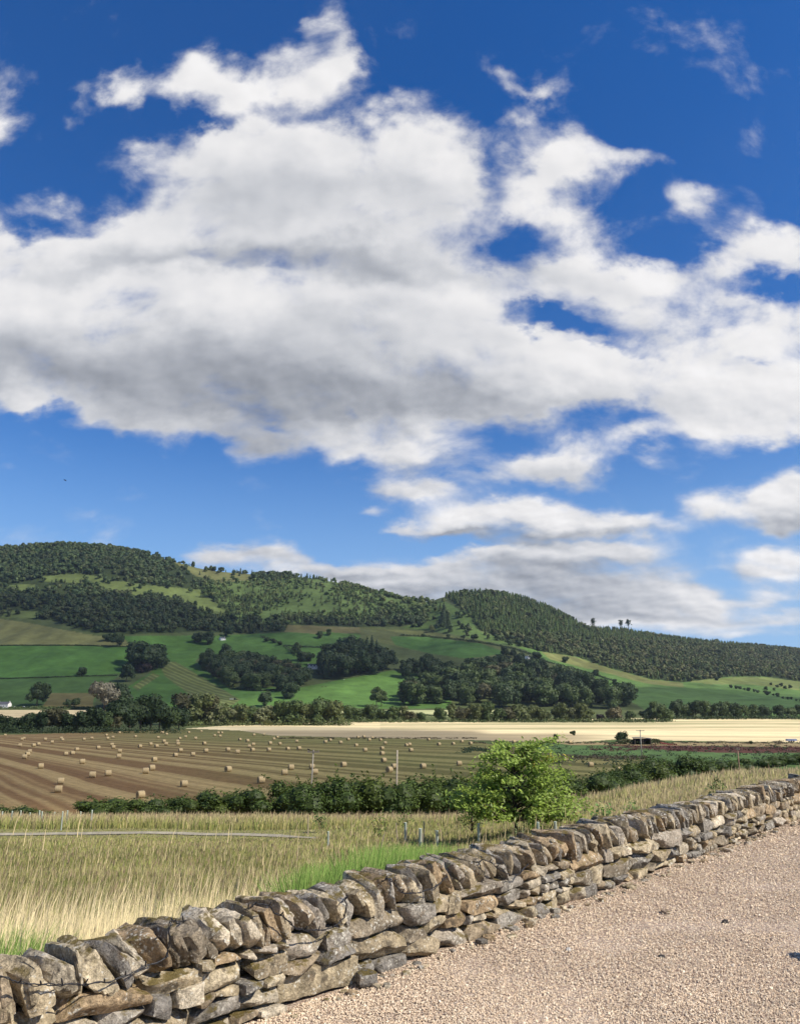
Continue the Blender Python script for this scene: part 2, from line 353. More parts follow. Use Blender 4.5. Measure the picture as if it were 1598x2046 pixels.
# ---- land use, outlined in the photograph
FIELD_BALES = [(-1500,1476),(-300,1470),(0,1469),(200,1464),(330,1457),(480,1460),(545,1471),(700,1475),(925,1479),(1000,1491),(1080,1509),(1280,1520),(1400,1536),(1500,1562),(1700,1800),(-1500,1900)]
FIELD_STRAW = [(370,1456),(470,1449),(600,1444),(800,1440),(1000,1438),(1300,1435),(1598,1437),(2600,1438),(2600,1489),(1598,1484),(1340,1480),(1230,1478),(1140,1484),(940,1479),(700,1474),(545,1470),(480,1460)]
FIELD_GREEN = [(940,1480),(1000,1487),(1140,1485),(1230,1480),(1340,1481),(1598,1485),(2600,1490),(2600,1800),(1700,1800),(1500,1562),(1400,1535),(1280,1519),(1080,1508),(1000,1490)]
STRIP_LEFT = [(-400,1416),(170,1417),(236,1420),(240,1446),(-400,1434)]
STRIP_MID = [(670,1417),(1045,1418),(1045,1433),(670,1431)]
WOODS = {  # outline : kind
 'upper': [(-900,1000),(150,1000),(300,1112),(345,1123),(390,1150),(430,1165),(500,1160),(505,1140),(560,1120),(780,1170),(890,1185),(850,1205),(845,1225),(865,1240),(800,1252),(720,1253),(640,1250),(575,1248),(570,1262),(500,1266),(400,1262),(250,1268),(165,1262),(110,1240),(0,1232),(-900,1240)],
 'dome': [(880,1150),(1180,1230),(1700,1280),(2800,1350),(2800,1400),(1700,1370),(1598,1362),(1530,1352),(1465,1352),(1420,1357),(1365,1364),(1300,1357),(1225,1337),(1150,1312),(1075,1301),(1020,1285),(975,1265),(950,1255),(938,1226),(890,1195)],
}
CLEAR = [[(85,1150),(165,1146),(230,1160),(300,1170),(400,1178),(405,1192),(340,1194),(280,1190),(220,1184),(165,1166),(85,1162)],
         [(340,1188),(420,1196),(455,1222),(440,1232),(390,1215),(350,1200)], [(0,1170),(70,1168),(70,1180),(0,1182)], [(5,1218),(75,1222),(75,1236),(5,1234)],
         [(600,1215),(720,1225),(720,1240),(600,1240)][:0] or [(0,0),(1,0),(0,1)]]
PASTURES = [ # outline, colour
 ([(-900,1238),(0,1236),(60,1245),(165,1266),(250,1279),(262,1292),(0,1290),(-900,1290)], (.165,.165,.060)),
 ([(-900,1290),(0,1290),(260,1291),(285,1320),(250,1345),(150,1352),(0,1357),(-900,1360)], (.072,.150,.032)),
 ([(-900,1357),(0,1357),(150,1352),(245,1346),(200,1378),(185,1414),(-900,1416)], (.066,.120,.032)),
 ([(100,1386),(190,1384),(185,1414),(85,1414)], (.135,.118,.045)),
 ([(240,1271),(420,1270),(392,1322),(318,1324),(265,1290)], (.074,.148,.032)),
 ([(318,1322),(390,1320),(480,1396),(465,1415),(270,1415),(255,1372),(300,1345)], (.066,.132,.030)),
 ([(420,1271),(575,1264),(640,1262),(665,1290),(620,1340),(590,1328),(500,1303),(390,1310)], (.076,.148,.034)),
 ([(560,1248),(720,1254),(720,1264),(650,1268),(560,1262)], (.150,.135,.055)),
 ([(720,1254),(860,1262),(980,1288),(1100,1320),(1180,1345),(1100,1350),(950,1318),(830,1300),(720,1275)], (.105,.118,.042)),
 ([(640,1262),(720,1268),(700,1330),(640,1320)], (.078,.146,.036)),
 ([(780,1272),(860,1273),(960,1286),(1015,1306),(930,1316),(860,1306),(790,1290)], (.066,.136,.032)),
 ([(450,1374),(600,1374),(780,1340),(900,1340),(900,1416),(450,1416)], (.088,.170,.038)),
 ([(1020,1285),(1075,1300),(1150,1311),(1225,1336),(1300,1356),(1365,1363),(1420,1356),(1465,1351),(1530,1351),(1598,1361),(2800,1400),(2800,1430),(1290,1420),(1180,1350),(1100,1325)], (.094,.165,.042)),
 ([(1080,1302),(1150,1313),(1225,1338),(1300,1358),(1365,1365),(1365,1374),(1290,1366),(1200,1342),(1100,1318)], (.155,.165,.055)),
 ([(1365,1362),(1420,1357),(1465,1353),(1530,1353),(1598,1362),(1598,1380),(1500,1368),(1420,1368)], (.150,.180,.055)),
 ([(845,1202),(885,1200),(938,1228),(958,1262),(1060,1296),(1000,1288),(900,1266),(800,1254),(862,1240),(850,1215)], (.080,.125,.036)),
 ([(296,1104),(345,1116),(395,1136),(505,1146),(500,1166),(430,1164),(388,1150),(345,1125),(296,1114)], (.130,.135,.050)),
]
# (grass slope between the woods, mown swathes)
MOWN = [(315,1322),(350,1322),(480,1398),(465,1410),(400,1404),(330,1352)]
MOWN2 = [(265,1372),(305,1345),(320,1350),(275,1380)]

def make_far():
    pys = np.concatenate([np.arange(1640, 1520, -2.0), np.arange(1520, 1424, -0.8)])
    Yf = 13.4 / -ue(CX, pys)[1]; Yf = Yf[(Yf > 90) & (Yf < 600)]
    rows = np.concatenate([[88], Yf, np.arange(604, 1000, 5.0), [1000.5]])
    us = np.concatenate([np.linspace(-1.3, -.58, 50)[:-1], np.linspace(-.58, .58, 820), np.linspace(.58, 1.3, 50)[1:]])
    ts = np.concatenate([np.linspace(0.004, 1.06, 240), [1.15, 1.3, 1.5]])
    U, Y1 = np.meshgrid(us, rows, indexing='ij'); X1 = U * Y1
    U2, T = np.meshgrid(us, ts, indexing='ij'); Y2 = BASE_Y + T * (ridge_dist(U2) - BASE_Y); X2 = U2 * Y2
    X = np.concatenate([X1, X2], 1); Y = np.concatenate([Y1, Y2], 1)
    Z = height(X, Y)
    nu, nr = X.shape
    # shared index grid
    idx = np.arange(nu * nr).reshape(nu, nr)
    F = np.stack([idx[:-1, :-1], idx[1:, :-1], idx[1:, 1:], idx[:-1, 1:]], -1).reshape(-1, 4)
    px, py = project(X, Y, Z)
    jx = (fbm2(X, Y, 18., 3, 21) - .5) * 6; jy = (fbm2(X, Y, 18., 3, 22) - .5) * 2.0
    pxj, pyj = px + jx, py + jy
    col = np.zeros((nu, nr, 3)); col[:] = (.085, .095, .035)
    hill = Y > 1000
    col[hill] = (.075, .095, .034)
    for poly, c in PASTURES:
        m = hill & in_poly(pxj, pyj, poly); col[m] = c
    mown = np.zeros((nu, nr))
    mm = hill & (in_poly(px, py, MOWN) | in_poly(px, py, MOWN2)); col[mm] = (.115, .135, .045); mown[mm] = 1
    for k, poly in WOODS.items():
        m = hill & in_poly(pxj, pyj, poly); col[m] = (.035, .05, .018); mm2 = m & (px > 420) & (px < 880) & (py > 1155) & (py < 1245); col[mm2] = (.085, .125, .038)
    for poly in CLEAR:
        m = hill & in_poly(pxj, pyj, poly); col[m] = (.105, .135, .042)
    # floor
    cls = np.zeros((nu, nr), int)                     # 0 valley floor
    fl = ~hill
    m = fl & in_poly(px, py + jy * .3, FIELD_BALES); cls[m] = 1
    m = fl & in_poly(px, py + jy * .3, FIELD_GREEN); cls[m] = 3; 
    m = fl & in_poly(px, py + jy * .3, FIELD_STRAW); cls[m] = 2
    cls[hill] = 4
    col[cls == 0] = (.10, .12, .04)
    lm = fl & (cls == 0) & (py < 1449) & (px > 330) & (px < 720); col[lm] = (.13, .17, .05)
    m = fl & in_poly(px, py, STRIP_LEFT); col[m] = (.50, .41, .24)
    m = fl & in_poly(px, py, STRIP_MID); col[m] = (.42, .42, .20)
    m = fl & (cls == 0) & (px > 1420) & (py < 1437); col[m] = (.10, .17, .04)
    # stubble swaths radiate from the far corner of the field
    ang = np.arctan2(540 - Y, X + 330); wv = ang * 450.0
    var = fbm2(X, Y, 40., 3, 31)
    shade = np.clip(0.9 + (var - .5) * .6, .6, 1.3)[..., None]
    col = col * np.where((cls == 4)[..., None] | (cls == 0)[..., None], shade, 1)
    green = np.clip(sstep(-120, 20, X + (Y - 230) * .45) * 1.05 + (fbm2(X, Y, 60., 3, 41) - .5), 0, 1)
    st = cls == 2
    # straw: drier and greener bands
    c2 = np.zeros((nu, nr, 3)); c2[:] = (.73, .60, .335)
    bands = fbm2(X * .25 + Y, Y * 0 + 3, 22., 3, 51)
    c2 = c2 * (0.62 + 0.76 * bands[..., None])
    gr = (py < 1458) & (px > 760); k = sstep(.42, .6, fbm2(X * .12, Y, 16., 2, 52))[..., None] * .75
    c2 = np.where(gr[..., None], c2 * (1 - k) + np.array((.33, .31, .15)) * k, c2)
    du = sstep(0, 30, px - 470) * (1 - sstep(930, 990, px)) * sstep(1455, 1463, py); du2 = sstep(1462, 1470, py) * (1 - sstep(1100, 1250, px))
    k = np.clip(du + du2, 0, 1)[..., None] * .8; c2 = c2 * (1 - k) + np.array((.30, .235, .135)) * k  # cloud shadow on the straw painted in as a duller tan zone
    col[st] = c2[st]
    g = cls == 3
    c3 = np.zeros((nu, nr, 3)); c3[:] = (.075,.128,.040); pt = fbm2(X, Y, 9., 4, 61)[..., None]; c3 = c3 * (.7 + .6 * pt)
    redm = in_poly(px, py + jy * 2, [(1180,1487),(1330,1490),(1500,1493),(2600,1494),(2600,1505),(1480,1504),(1400,1503),(1300,1497)]); c3[redm] = np.array((.085, .035, .025))
    tan = in_poly(px, py, [(1100,1484),(1600,1484),(2600,1490),(2600,1494),(1598,1493),(1340,1490),(1140,1489)]); c3[tan] = (.26, .20, .10)
    edge = in_poly(px, py + jy, [(930,1484),(1000,1487),(1090,1505),(1290,1517),(1290,1523),(1080,1514),(990,1497),(925,1486)]); c3[edge] = (.10, .085, .04)
    col[g] = c3[g]
    return X, Y, Z, F, cls, col, wv, green, mown, px, py

FX, FY, FZ, FF, FCLS, FCOL, FW, FGREEN, FMOWN, FPX, FPY = make_far()

def field_mats():
    m, nt, out = new_mat('stubble'); w_ = nt.attr('w', 'Fac'); gr = nt.attr('green', 'Fac')
    co = nt.new('ShaderNodeTexCoord').outputs['Object']
    wob = nt.math('MULTIPLY_ADD', nt.math('SUBTRACT', nt.noise(co, .02, 2), .5), 4.5, w_)
    bare = nt.map(nt.noise(wob, .105, 2, .6, dim='1D'), .44, .56, 0, 1, True)
    fine = nt.noise(wob, .62, 2, .6, dim='1D')
    straw = nt.mix(fine, (.19, .130, .055), (.41, .30, .135)); soil = nt.mix(fine, (.105, .058, .025), (.225, .138, .060))
    c1 = nt.mix(bare, straw, soil)
    g1 = nt.mix(bare, nt.mix(fine, (.165, .155, .050), (.255, .225, .088)), nt.mix(fine, (.090, .092, .028), (.135, .125, .042)))
    c = nt.mix(gr, c1, g1)
    sp = nt.map(nt.noise(co, .9, 5, .7), .3, .7, .72, 1.28)
    cb = nt.new('ShaderNodeCombineXYZ'); [nt.l.new(sp, cb.inputs[i]) for i in range(3)]
    c = nt.vmath('MULTIPLY', c, cb.outputs[0])
    finish(nt, out, c, .95, nt.bump(nt.noise(co, 1.2, 4, .7), .5, .3), .1)
    s = simple_mat('dry_straw', None, .95, .05, .12, .35, .8, .4, spec=.1)
    g = simple_mat('rough_grass_ground', None, .95, .35, .3, .6, .7, .6, spec=.1)
    m2, nt, out = new_mat('hill_grass'); mo = nt.attr('mown', 'Fac'); w_ = nt.attr('row', 'Fac'); co = nt.new('ShaderNodeTexCoord').outputs['Object']
    st = nt.map(nt.math('SINE', w_), -.3, .8, .82, 1.35); k = nt.math('MULTIPLY_ADD', nt.math('SUBTRACT', st, 1.0), mo, 1.0)
    n = nt.map(nt.noise(co, .06, 6, .68), .28, .72, .72, 1.28); k = nt.math('MULTIPLY', k, n)
    cb = nt.new('ShaderNodeCombineXYZ'); [nt.l.new(k, cb.inputs[i]) for i in range(3)]
    finish(nt, out, nt.vmath('MULTIPLY', nt.attr('Col'), cb.outputs[0]), .95, None, .1)
    return [simple_mat('floor_grass', None, .95, .08, .25, spec=.1), m, s, g, m2]

def build_far():
    mats = field_mats(); names = ['valley_floor', 'stubble_field', 'straw_field', 'rough_pasture', 'hillside']
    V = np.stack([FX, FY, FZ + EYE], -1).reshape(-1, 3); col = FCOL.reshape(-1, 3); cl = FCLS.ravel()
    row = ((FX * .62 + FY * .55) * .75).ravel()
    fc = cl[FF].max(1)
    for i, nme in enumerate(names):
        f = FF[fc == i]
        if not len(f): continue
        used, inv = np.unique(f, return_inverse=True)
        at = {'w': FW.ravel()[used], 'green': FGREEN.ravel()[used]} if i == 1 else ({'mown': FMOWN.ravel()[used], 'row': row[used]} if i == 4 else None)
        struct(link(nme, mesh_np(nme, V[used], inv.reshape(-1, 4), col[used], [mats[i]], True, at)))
build_far()

# ---- near ground: meadow beyond the wall, gravel yard
def wall_xy(s):   # base line of the wall's yard face, s in metres from the frame's left edge
    return np.interp(s, WS, WX), np.interp(s, WS, WY)
_base = [(530,2029),(699,1975),(851,1917),(1047,1850),(1228,1782),(1353,1725),(1430,1695),(1598,1641)]
_bu, _be = ue(np.array([p[0] for p in _base]), np.array([p[1] for p in _base])); _bY = EYE / -_be; _bX = _bu * _bY
_c = np.polyfit(_bX, _bY, 2)
_x0 = -4.2; _xs = np.linspace(_x0, 12.0, 120)
_lin = np.polyval(_c, np.clip(_xs, -1.2, 6.2)); _d0 = np.polyval(np.polyder(_c), -1.2); _d1 = np.polyval(np.polyder(_c), 6.2)
WY = _lin + np.where(_xs < -1.2, (_xs + 1.2) * _d0, 0) + np.where(_xs > 6.2, (_xs - 6.2) * _d1, 0); WX = _xs
WS = np.concatenate([[0], np.cumsum(np.hypot(np.diff(WX), np.diff(WY)))])
WLEN = WS[-1]
def wall_side(X, Y): return Y - np.interp(X, WX, WY)      # > 0 : beyond the wall (meadow)

PATH = [hit(x, y) for x, y in ((-420,1673),(-200,1672),(0,1669.5),(120,1668),(250,1667),(360,1667.5),(470,1669.5),(560,1672.5),(640,1677))]
def path_dist(X, Y):
    py_ = np.interp(X, [p[0] for p in PATH], [p[1] for p in PATH]); d = Y - py_
    return np.where(X > PATH[-1][0], 99, d)
MEADOW_COL = [ (.30,.24,.11), (.17,.165,.06), (.21,.175,.08) ]
def build_near():
    us = np.linspace(-1.3, 1.3, 300); ys = np.concatenate([np.arange(2.2, 40, .35), np.arange(40, 97, 1.0)])
    U, Y = np.meshgrid(us, ys, indexing='ij'); X = U * np.maximum(Y, 6); Z = height(X, Y) + EYE
    side = wall_side(X, Y)
    Z = np.where(side < 0.3, np.minimum(Z, -0.10), Z)
    n, k = X.shape; idx = np.arange(n * k).reshape(n, k)
    F = np.stack([idx[:-1, :-1], idx[1:, :-1], idx[1:, 1:], idx[:-1, 1:]], -1).reshape(-1, 4)
    col = np.zeros((n, k, 3)); t = fbm2(X, Y, 3., 3, 71)[..., None]
    col[:] = np.array((.21, .195, .085)) * (.7 + .6 * t)
    struct(link('meadow', mesh_np('meadow', np.stack([X, Y, Z], -1).reshape(-1, 3), F, col.reshape(-1, 3), [simple_mat('meadow_soil', None, .95, 2.0, .3, .6, 6, .05, spec=.1)], True)))
    # gravel yard : everything on the near side of the wall
    xs = np.linspace(-4.2, 12, 60); yb = np.interp(xs, WX, WY) + 0.2
    P = [(-30, float(yb[0]) - 25), (float(xs[0]), float(yb[0]))] + [(float(a), float(b)) for a, b in zip(xs, yb)] + [(30, float(yb[-1])), (30, -30), (-30, -30)]
    bm = bmesh.new(); bm.faces.new([bm.verts.new((x, y, 0)) for x, y in P[1:-2] + [(30, -30), (-4.2, -30)]]); 
    bmesh.ops.triangulate(bm, faces=bm.faces)
    me = bpy.data.meshes.new('gravel_yard'); bm.to_mesh(me); bm.free()
    m, nt, out = new_mat('gravel_bed'); co = nt.new('ShaderNodeTexCoord').outputs['Object']
    v = nt.new('ShaderNodeTexVoronoi'); v.inputs['Scale'].default_value = 85; nt.l.new(co, v.inputs['Vector'])
    sepc = nt.new('ShaderNodeSeparateColor'); nt.l.new(v.outputs['Color'], sepc.inputs[0])
    r = nt.new('ShaderNodeValToRGB'); nt.l.new(sepc.outputs[0], r.inputs[0]); cr = r.color_ramp
    cr.elements[0].color = (.17, .12, .09, 1); cr.elements[1].color = (.62, .53, .42, 1)
    for p, c in ((.15, (.30, .21, .155, 1)), (.45, (.44, .33, .25, 1)), (.8, (.50, .40, .30, 1))): el = cr.elements.new(p); el.color = c
    gap = nt.map(v.outputs['Distance'], .35, .75, 1.0, .45)
    cb = nt.new('ShaderNodeCombineXYZ'); [nt.l.new(gap, cb.inputs[i]) for i in range(3)]
    finish(nt, out, nt.vmath('MULTIPLY', r.outputs[0], cb.outputs[0]), .85, nt.bump(v.outputs['Distance'], -0.9, .012), .2)
    me.materials.append(m); struct(link('gravel_yard', me))
    # pale path across the meadow
    xs = np.linspace(PATH[0][0], PATH[-1][0], 90); yc = np.interp(xs, [p[0] for p in PATH], [p[1] for p in PATH])
    wd = np.interp(xs, [PATH[0][0], PATH[-2][0], PATH[-1][0]], [.20, .30, .10])
    V = []; 
    for o in (-1, 0, 1):
        Y = yc + o * wd; V.append(np.stack([xs, Y, height(xs, Y) + EYE + .03 + (o == 1) * .03], 1))
    V = np.concatenate(V); n = len(xs); i = np.arange(n - 1)
    F = np.concatenate([np.stack([i, i + 1, i + 1 + n, i + n], 1), np.stack([i + n, i + 1 + n, i + 1 + 2 * n, i + 2 * n], 1)])
    struct(link('path', mesh_np('path', V, F, None, [simple_mat('path_gravel', (.29, .26, .19), .9, 2.5, .3, .5, 30, .02)], True)))
build_near()

# ------------------------------------------------------------------ trees
def rnd_unit(n, rng):
    v = rng.normal(size=(n, 3)); return v / np.linalg.norm(v, axis=1, keepdims=True)
def cards(P, N, size, rng, asp=.7, cup=0.0):
    """small leaf-clump faces: centres P, facing N -> V (n,4,3)"""
    n = len(P); N = N / np.maximum(np.linalg.norm(N, axis=1, keepdims=True), 1e-6)
    a = np.cross(N, rnd_unit(n, rng)); a /= np.maximum(np.linalg.norm(a, axis=1, keepdims=True), 1e-6); b = np.cross(N, a)
    s = (np.asarray(size) * rng.uniform(.6, 1.3, n))[:, None]
    a = a * s; b = b * s * asp
    # kite-shaped faces, slightly folded
    return np.stack([P - a, P - b * .9 + N * s * cup, P + a * 1.1, P + b], 1)
def ball_quads(c, r, res):
    """inner leaf mass of a lobe: a coarse cube-sphere, so that crowns are not see-through everywhere"""
    out = []; g = np.linspace(-1, 1, res + 1)
    for ax in range(3):
        for sg in (-1, 1):
            for i in range(res):
                for j in range(res):
                    q = []
                    for a, b in ((g[i], g[j]), (g[i + 1], g[j]), (g[i + 1], g[j + 1]), (g[i], g[j + 1])):
                        v = np.array([a, b, sg], float); v = np.roll(v, ax); q.append(v / np.linalg.norm(v) * r + c)
                    out.append(q)
    return np.array(out)
def crown_broad(seed, n, card, wide=.42, lobes=9, z0=.2):
    rng = np.random.default_rng(seed)
    C = [(0, 0, .60)]; Rr = [(wide * .72, wide * .72, .34)]
    for k in range(lobes):
        a = rng.uniform(0, 2 * math.pi); h = rng.uniform(z0 + .14, .84); q = wide * (1.0 - abs(h - .5) * .9) * rng.uniform(.55, .85)
        C.append((q * math.cos(a), q * math.sin(a), h)); r = rng.uniform(.13, .23) * (wide / .42); Rr.append((r, r, r * rng.uniform(.75, 1.0)))
    C = np.array(C); Rr = np.array(Rr)
    P = []; N = []; T = []
    wts = Rr[:, 0] ** 2; wts /= wts.sum()
    while len(P) < n:
        k = rng.choice(len(C), p=wts); d = rnd_unit(1, rng)[0]
        rr = rng.uniform(.72, 1.06); p = C[k] + d * Rr[k] * rr
        q = ((p - C) / Rr); ins = (q ** 2).sum(1); ins[k] = 9
        if (ins < .62).any() or p[2] < z0 * .55: continue
        P.append(p); N.append(d); T.append(.78 + .4 * rng.random() + (.18 if rng.random() < .12 else 0))
    P = np.array(P); N = np.array(N); N = N / np.linalg.norm(N, axis=1, keepdims=True) + rng.normal(size=N.shape) * .42
    core = [ball_quads(C[k], Rr[k] * .86, 2 if k == 0 else 1) for k in range(len(C))]
    return P, N, np.array(T), card, np.concatenate(core)
def crown_conifer(seed, n, card, wide=.17, z0=.08):
    rng = np.random.default_rng(seed); h = 1 - np.sqrt(rng.random(n)) * (1 - z0); tier = np.round(h * 13) / 13
    h = np.where(rng.random(n) < .6, tier + rng.normal(size=n) * .008, h); h = np.clip(h, z0, .99)
    r = wide * (1 - h) ** .85 * rng.uniform(.55, 1.08, n) + .006; a = rng.uniform(0, 2 * math.pi, n)
    r *= 1 + .22 * np.sin(a * 3 + seed) * (1 - h)
    P = np.stack([r * np.cos(a), r * np.sin(a), h], 1); N = np.stack([np.cos(a), np.sin(a), np.full(n, .75)], 1) + rng.normal(size=(n, 3)) * .35
    core = []; m = 7
    for h0, h1 in ((z0, .3), (.3, .6), (.6, .97)):
        for k in range(m):
            a0, a1 = 2 * math.pi * k / m, 2 * math.pi * (k + 1) / m; r0 = wide * (1 - h0) ** .85 * .8; r1 = wide * (1 - h1) ** .85 * .8
            core.append([(r0 * math.cos(a0), r0 * math.sin(a0), h0), (r0 * math.cos(a1), r0 * math.sin(a1), h0), (r1 * math.cos(a1), r1 * math.sin(a1), h1), (r1 * math.cos(a0), r1 * math.sin(a0), h1)])
    return P, N, .75 + .45 * rng.random(n), card, np.array(core)
def crown_arrays(cr, seed):
    P, N, T, card, core = cr; rng = np.random.default_rng(seed + 99)
    V = cards(P, N, np.full(len(P), card), rng, .75, .12)
    return np.concatenate([V, core]), np.concatenate([T, .78 + .2 * rng.random(len(core))])
def crown_mesh(name, cr, seed, base, mat, tintvar=(1, 1, 1)):
    V, T = crown_arrays(cr, seed); n = len(V)
    rng = np.random.default_rng(seed); col = np.array(base) * T[:, None] * (1 + (rng.random((n, 1)) - .5) * np.array(tintvar) * .25)
    return mesh_np(name, V.reshape(-1, 3), np.arange(4 * n).reshape(n, 4), np.repeat(col, 4, 0), [mat])
LEAF = leaf_mat('foliage', .22); NEEDLE = leaf_mat('needles', .12, .7); BARK = simple_mat('bark', (.085, .066, .05), .95, 6, .4, .8, 18, .03)
def trunk_mesh(seed, h=.5, r=.022, fork=4):
    rng = random.Random(seed); mb = MB()
    mb.tube([(0, 0, -.04), (rng.uniform(-.01, .01), 0, h * .4), (rng.uniform(-.02, .02), rng.uniform(-.02, .02), h)], [r * 1.35, r, r * .6], 7)
    for k in range(fork):
        a = rng.uniform(0, 6.28); z = h * rng.uniform(.5, .95); L = rng.uniform(.18, .3)
        mb.tube([(0, 0, z), (math.cos(a) * L * .6, math.sin(a) * L * .6, z + L * .5), (math.cos(a) * L, math.sin(a) * L, z + L * .9)], [r * .5, r * .32, r * .12], 5)
    return mb.me('trunk', [BARK], True)

GREENS = {'dark': (.046, .072, .026), 'mid': (.080, .114, .035), 'olive': (.110, .130, .042), 'pale': (.155, .165, .072), 'brown': (.100, .096, .042), 'silver': (.17, .155, .105), 'purple': (.038, .026, .024), 'tan': (.17, .145, .07)}
_vc = {}
def tree_variant(shape, colour, k):
    key = (shape, colour, k)
    if key not in _vc:
        s = sum(ord(c) * (i + 3) for i, c in enumerate(shape + colour)) + k * 31
        if shape == 'conifer': cr = crown_conifer(s, 760, .034, .20, .02); tr = trunk_mesh(s, .9, .014, 0); m = NEEDLE
        elif shape == 'tall': cr = crown_broad(s, 700, .042, .30, 11, .04); tr = trunk_mesh(s, .6, .018, 4); m = LEAF
        elif shape == 'bush': cr = crown_broad(s, 650, .060, .62, 9, .0); tr = trunk_mesh(s, .4, .022, 4); m = LEAF
        else: cr = crown_broad(s, 900, .046, .47, 11, .03); tr = trunk_mesh(s, .5, .024, 4); m = LEAF
        _vc[key] = (crown_mesh('crown', cr, s, GREENS[colour], m), tr)
    return _vc[key]
ORD = ['zeroth','first','second','third','fourth','fifth','sixth','seventh','eighth','ninth','tenth','eleventh','twelfth','thirteenth','fourteenth','fifteenth','sixteenth','seventeenth','eighteenth','nineteenth','twentieth']
def ordw(n):
    if n <= 20: return ORD[n]
    t = {2: 'twenty', 3: 'thirty', 4: 'forty', 5: 'fifty', 6: 'sixty', 7: 'seventy'}[n // 10]
    return (t + '-' + ORD[n % 10]) if n % 10 else {'twenty': 'twentieth', 'thirty': 'thirtieth', 'forty': 'fortieth', 'fifty': 'fiftieth', 'sixty': 'sixtieth', 'seventy': 'seventieth'}[t]
def add_tree(px, py, hpx, shape, colour, label, group, cat='tree', name=None, parts=True, rng=random):
    X, Y = hit(px, py); dist = Y * CT
    H = hpx / FOC * dist * 1.05
    cm, tm = tree_variant(shape, colour, rng.randrange(3))
    nm = name or {'conifer': 'conifer_tree', 'bush': 'bush'}.get(shape, 'broadleaf_tree')
    sx = H * rng.uniform(.92, 1.1)
    loc = (X, Y, gz1(X, Y)); rz = rng.uniform(0, 6.28)
    if parts:
        t = thing(nm, label, cat, loc, rz, group, (sx, sx, H)); link('crown', cm, t)
        if shape != 'bush': link('trunk', tm, t)
    else: t = tag(link(nm, cm, None, loc, rz, (sx, sx, H)), label, cat, group)
    return t

# ---- riverside row : px, base py, height, shape, colour
rr = random.Random(5)
RIV = []
for x, h, s, c in [(-14,44,'bush','dark'),(6,40,'round','dark'),(26,36,'bush','dark'),(47,42,'round','mid'),(66,46,'round','dark'),(84,52,'round','dark'),(103,62,'tall','brown'),(117,60,'tall','brown'),(132,46,'round','dark'),(150,38,'bush','dark'),(166,50,'round','dark'),
                   (184,58,'round','dark'),(203,52,'round','mid'),(217,38,'bush','brown'),(238,58,'round','dark'),(258,64,'round','dark'),(280,66,'round','dark'),(300,68,'round','dark'),(318,54,'round','dark'),(338,38,'bush','mid'),(357,42,'round','dark')]:
    RIV.append((x, 1464 - max(0, x - 180) * .035, h, s, c, 'A'))
for x, h, s, c in [(372,62,'round','brown'),(392,64,'round','olive'),(410,58,'round','brown'),(428,36,'bush','pale'),(448,42,'round','olive'),(466,36,'bush','pale'),(484,42,'round','olive'),(503,38,'round','mid'),(524,36,'bush','pale'),(543,36,'round','olive'),
                   (566,48,'round','mid'),(588,50,'round','mid'),(612,44,'round','olive'),(638,54,'round','mid'),(662,50,'round','olive')]:
    RIV.append((x, 1449, h, s, c, 'B'))
for x, h, s, c in [(697,33,'round','mid'),(720,24,'bush','mid'),(744,34,'round','mid'),(764,24,'bush','mid'),(785,30,'round','mid'),(807,31,'tall','olive'),(822,20,'bush','brown'),(842,18,'bush','mid'),(880,28,'round','mid'),(902,34,'tall','olive'),(926,26,'bush','brown'),(952,36,'round','olive'),(972,38,'round','mid'),(996,26,'bush','mid'),(1015,28,'bush','brown'),(1040,30,'bush','olive')]:
    RIV.append((x, 1442, h, s, c, 'C'))
for x, h, s, c in [(1063,32,'round','olive'),(1082,26,'bush','olive'),(1119,36,'round','olive'),(1142,24,'bush','pale'),(1165,36,'round','olive'),(1198,13,'bush','purple'),(1228,26,'bush','tan'),(1258,20,'bush','mid'),(1290,22,'bush','dark'),(1311,38,'round','mid'),(1330,26,'bush','mid')]:
    RIV.append((x, 1441, h, s, c, 'D'))
for x, h, s, c in [(1352,36,'round','dark'),(1372,28,'round','mid'),(1390,34,'round','dark'),(1410,36,'round','mid'),(1428,28,'bush','dark'),(1446,34,'round','mid'),(1464,30,'round','dark'),(1482,26,'bush','mid'),(1505,28,'round','mid'),(1530,24,'bush','dark'),(1556,26,'round','dark'),(1580,22,'bush','mid'),(1604,26,'round','dark'),(1626,24,'bush','mid')]:
    RIV.append((x, 1436, h, s, c, 'E'))
SEG = {'A': 'in the dark riverside clump', 'B': 'of the sunlit riverside trees', 'C': 'before the yellow strip', 'D': 'before the big wood', 'E': 'of the far right riverside row'}
CW = {'dark': 'dark green', 'mid': 'green', 'olive': 'olive', 'pale': 'pale green', 'brown': 'brownish', 'silver': 'silvery', 'purple': 'dark purple', 'tan': 'tan'}
SW = {'round': 'round tree', 'tall': 'narrow tree', 'bush': 'low bush', 'conifer': 'conifer'}
cnt = {}
for (x, y, h, s, c, g) in RIV:
    cnt[g] = cnt.get(g, 0) + 1
    if g == 'A' and x < 232: h *= .80
    add_tree(x, y, h, s, c, f"{CW[c]} {SW[s]}, {ordw(cnt[g])} from the left {SEG[g]}", 'trees along the river', 'bush' if s == 'bush' else 'tree', rng=rr)
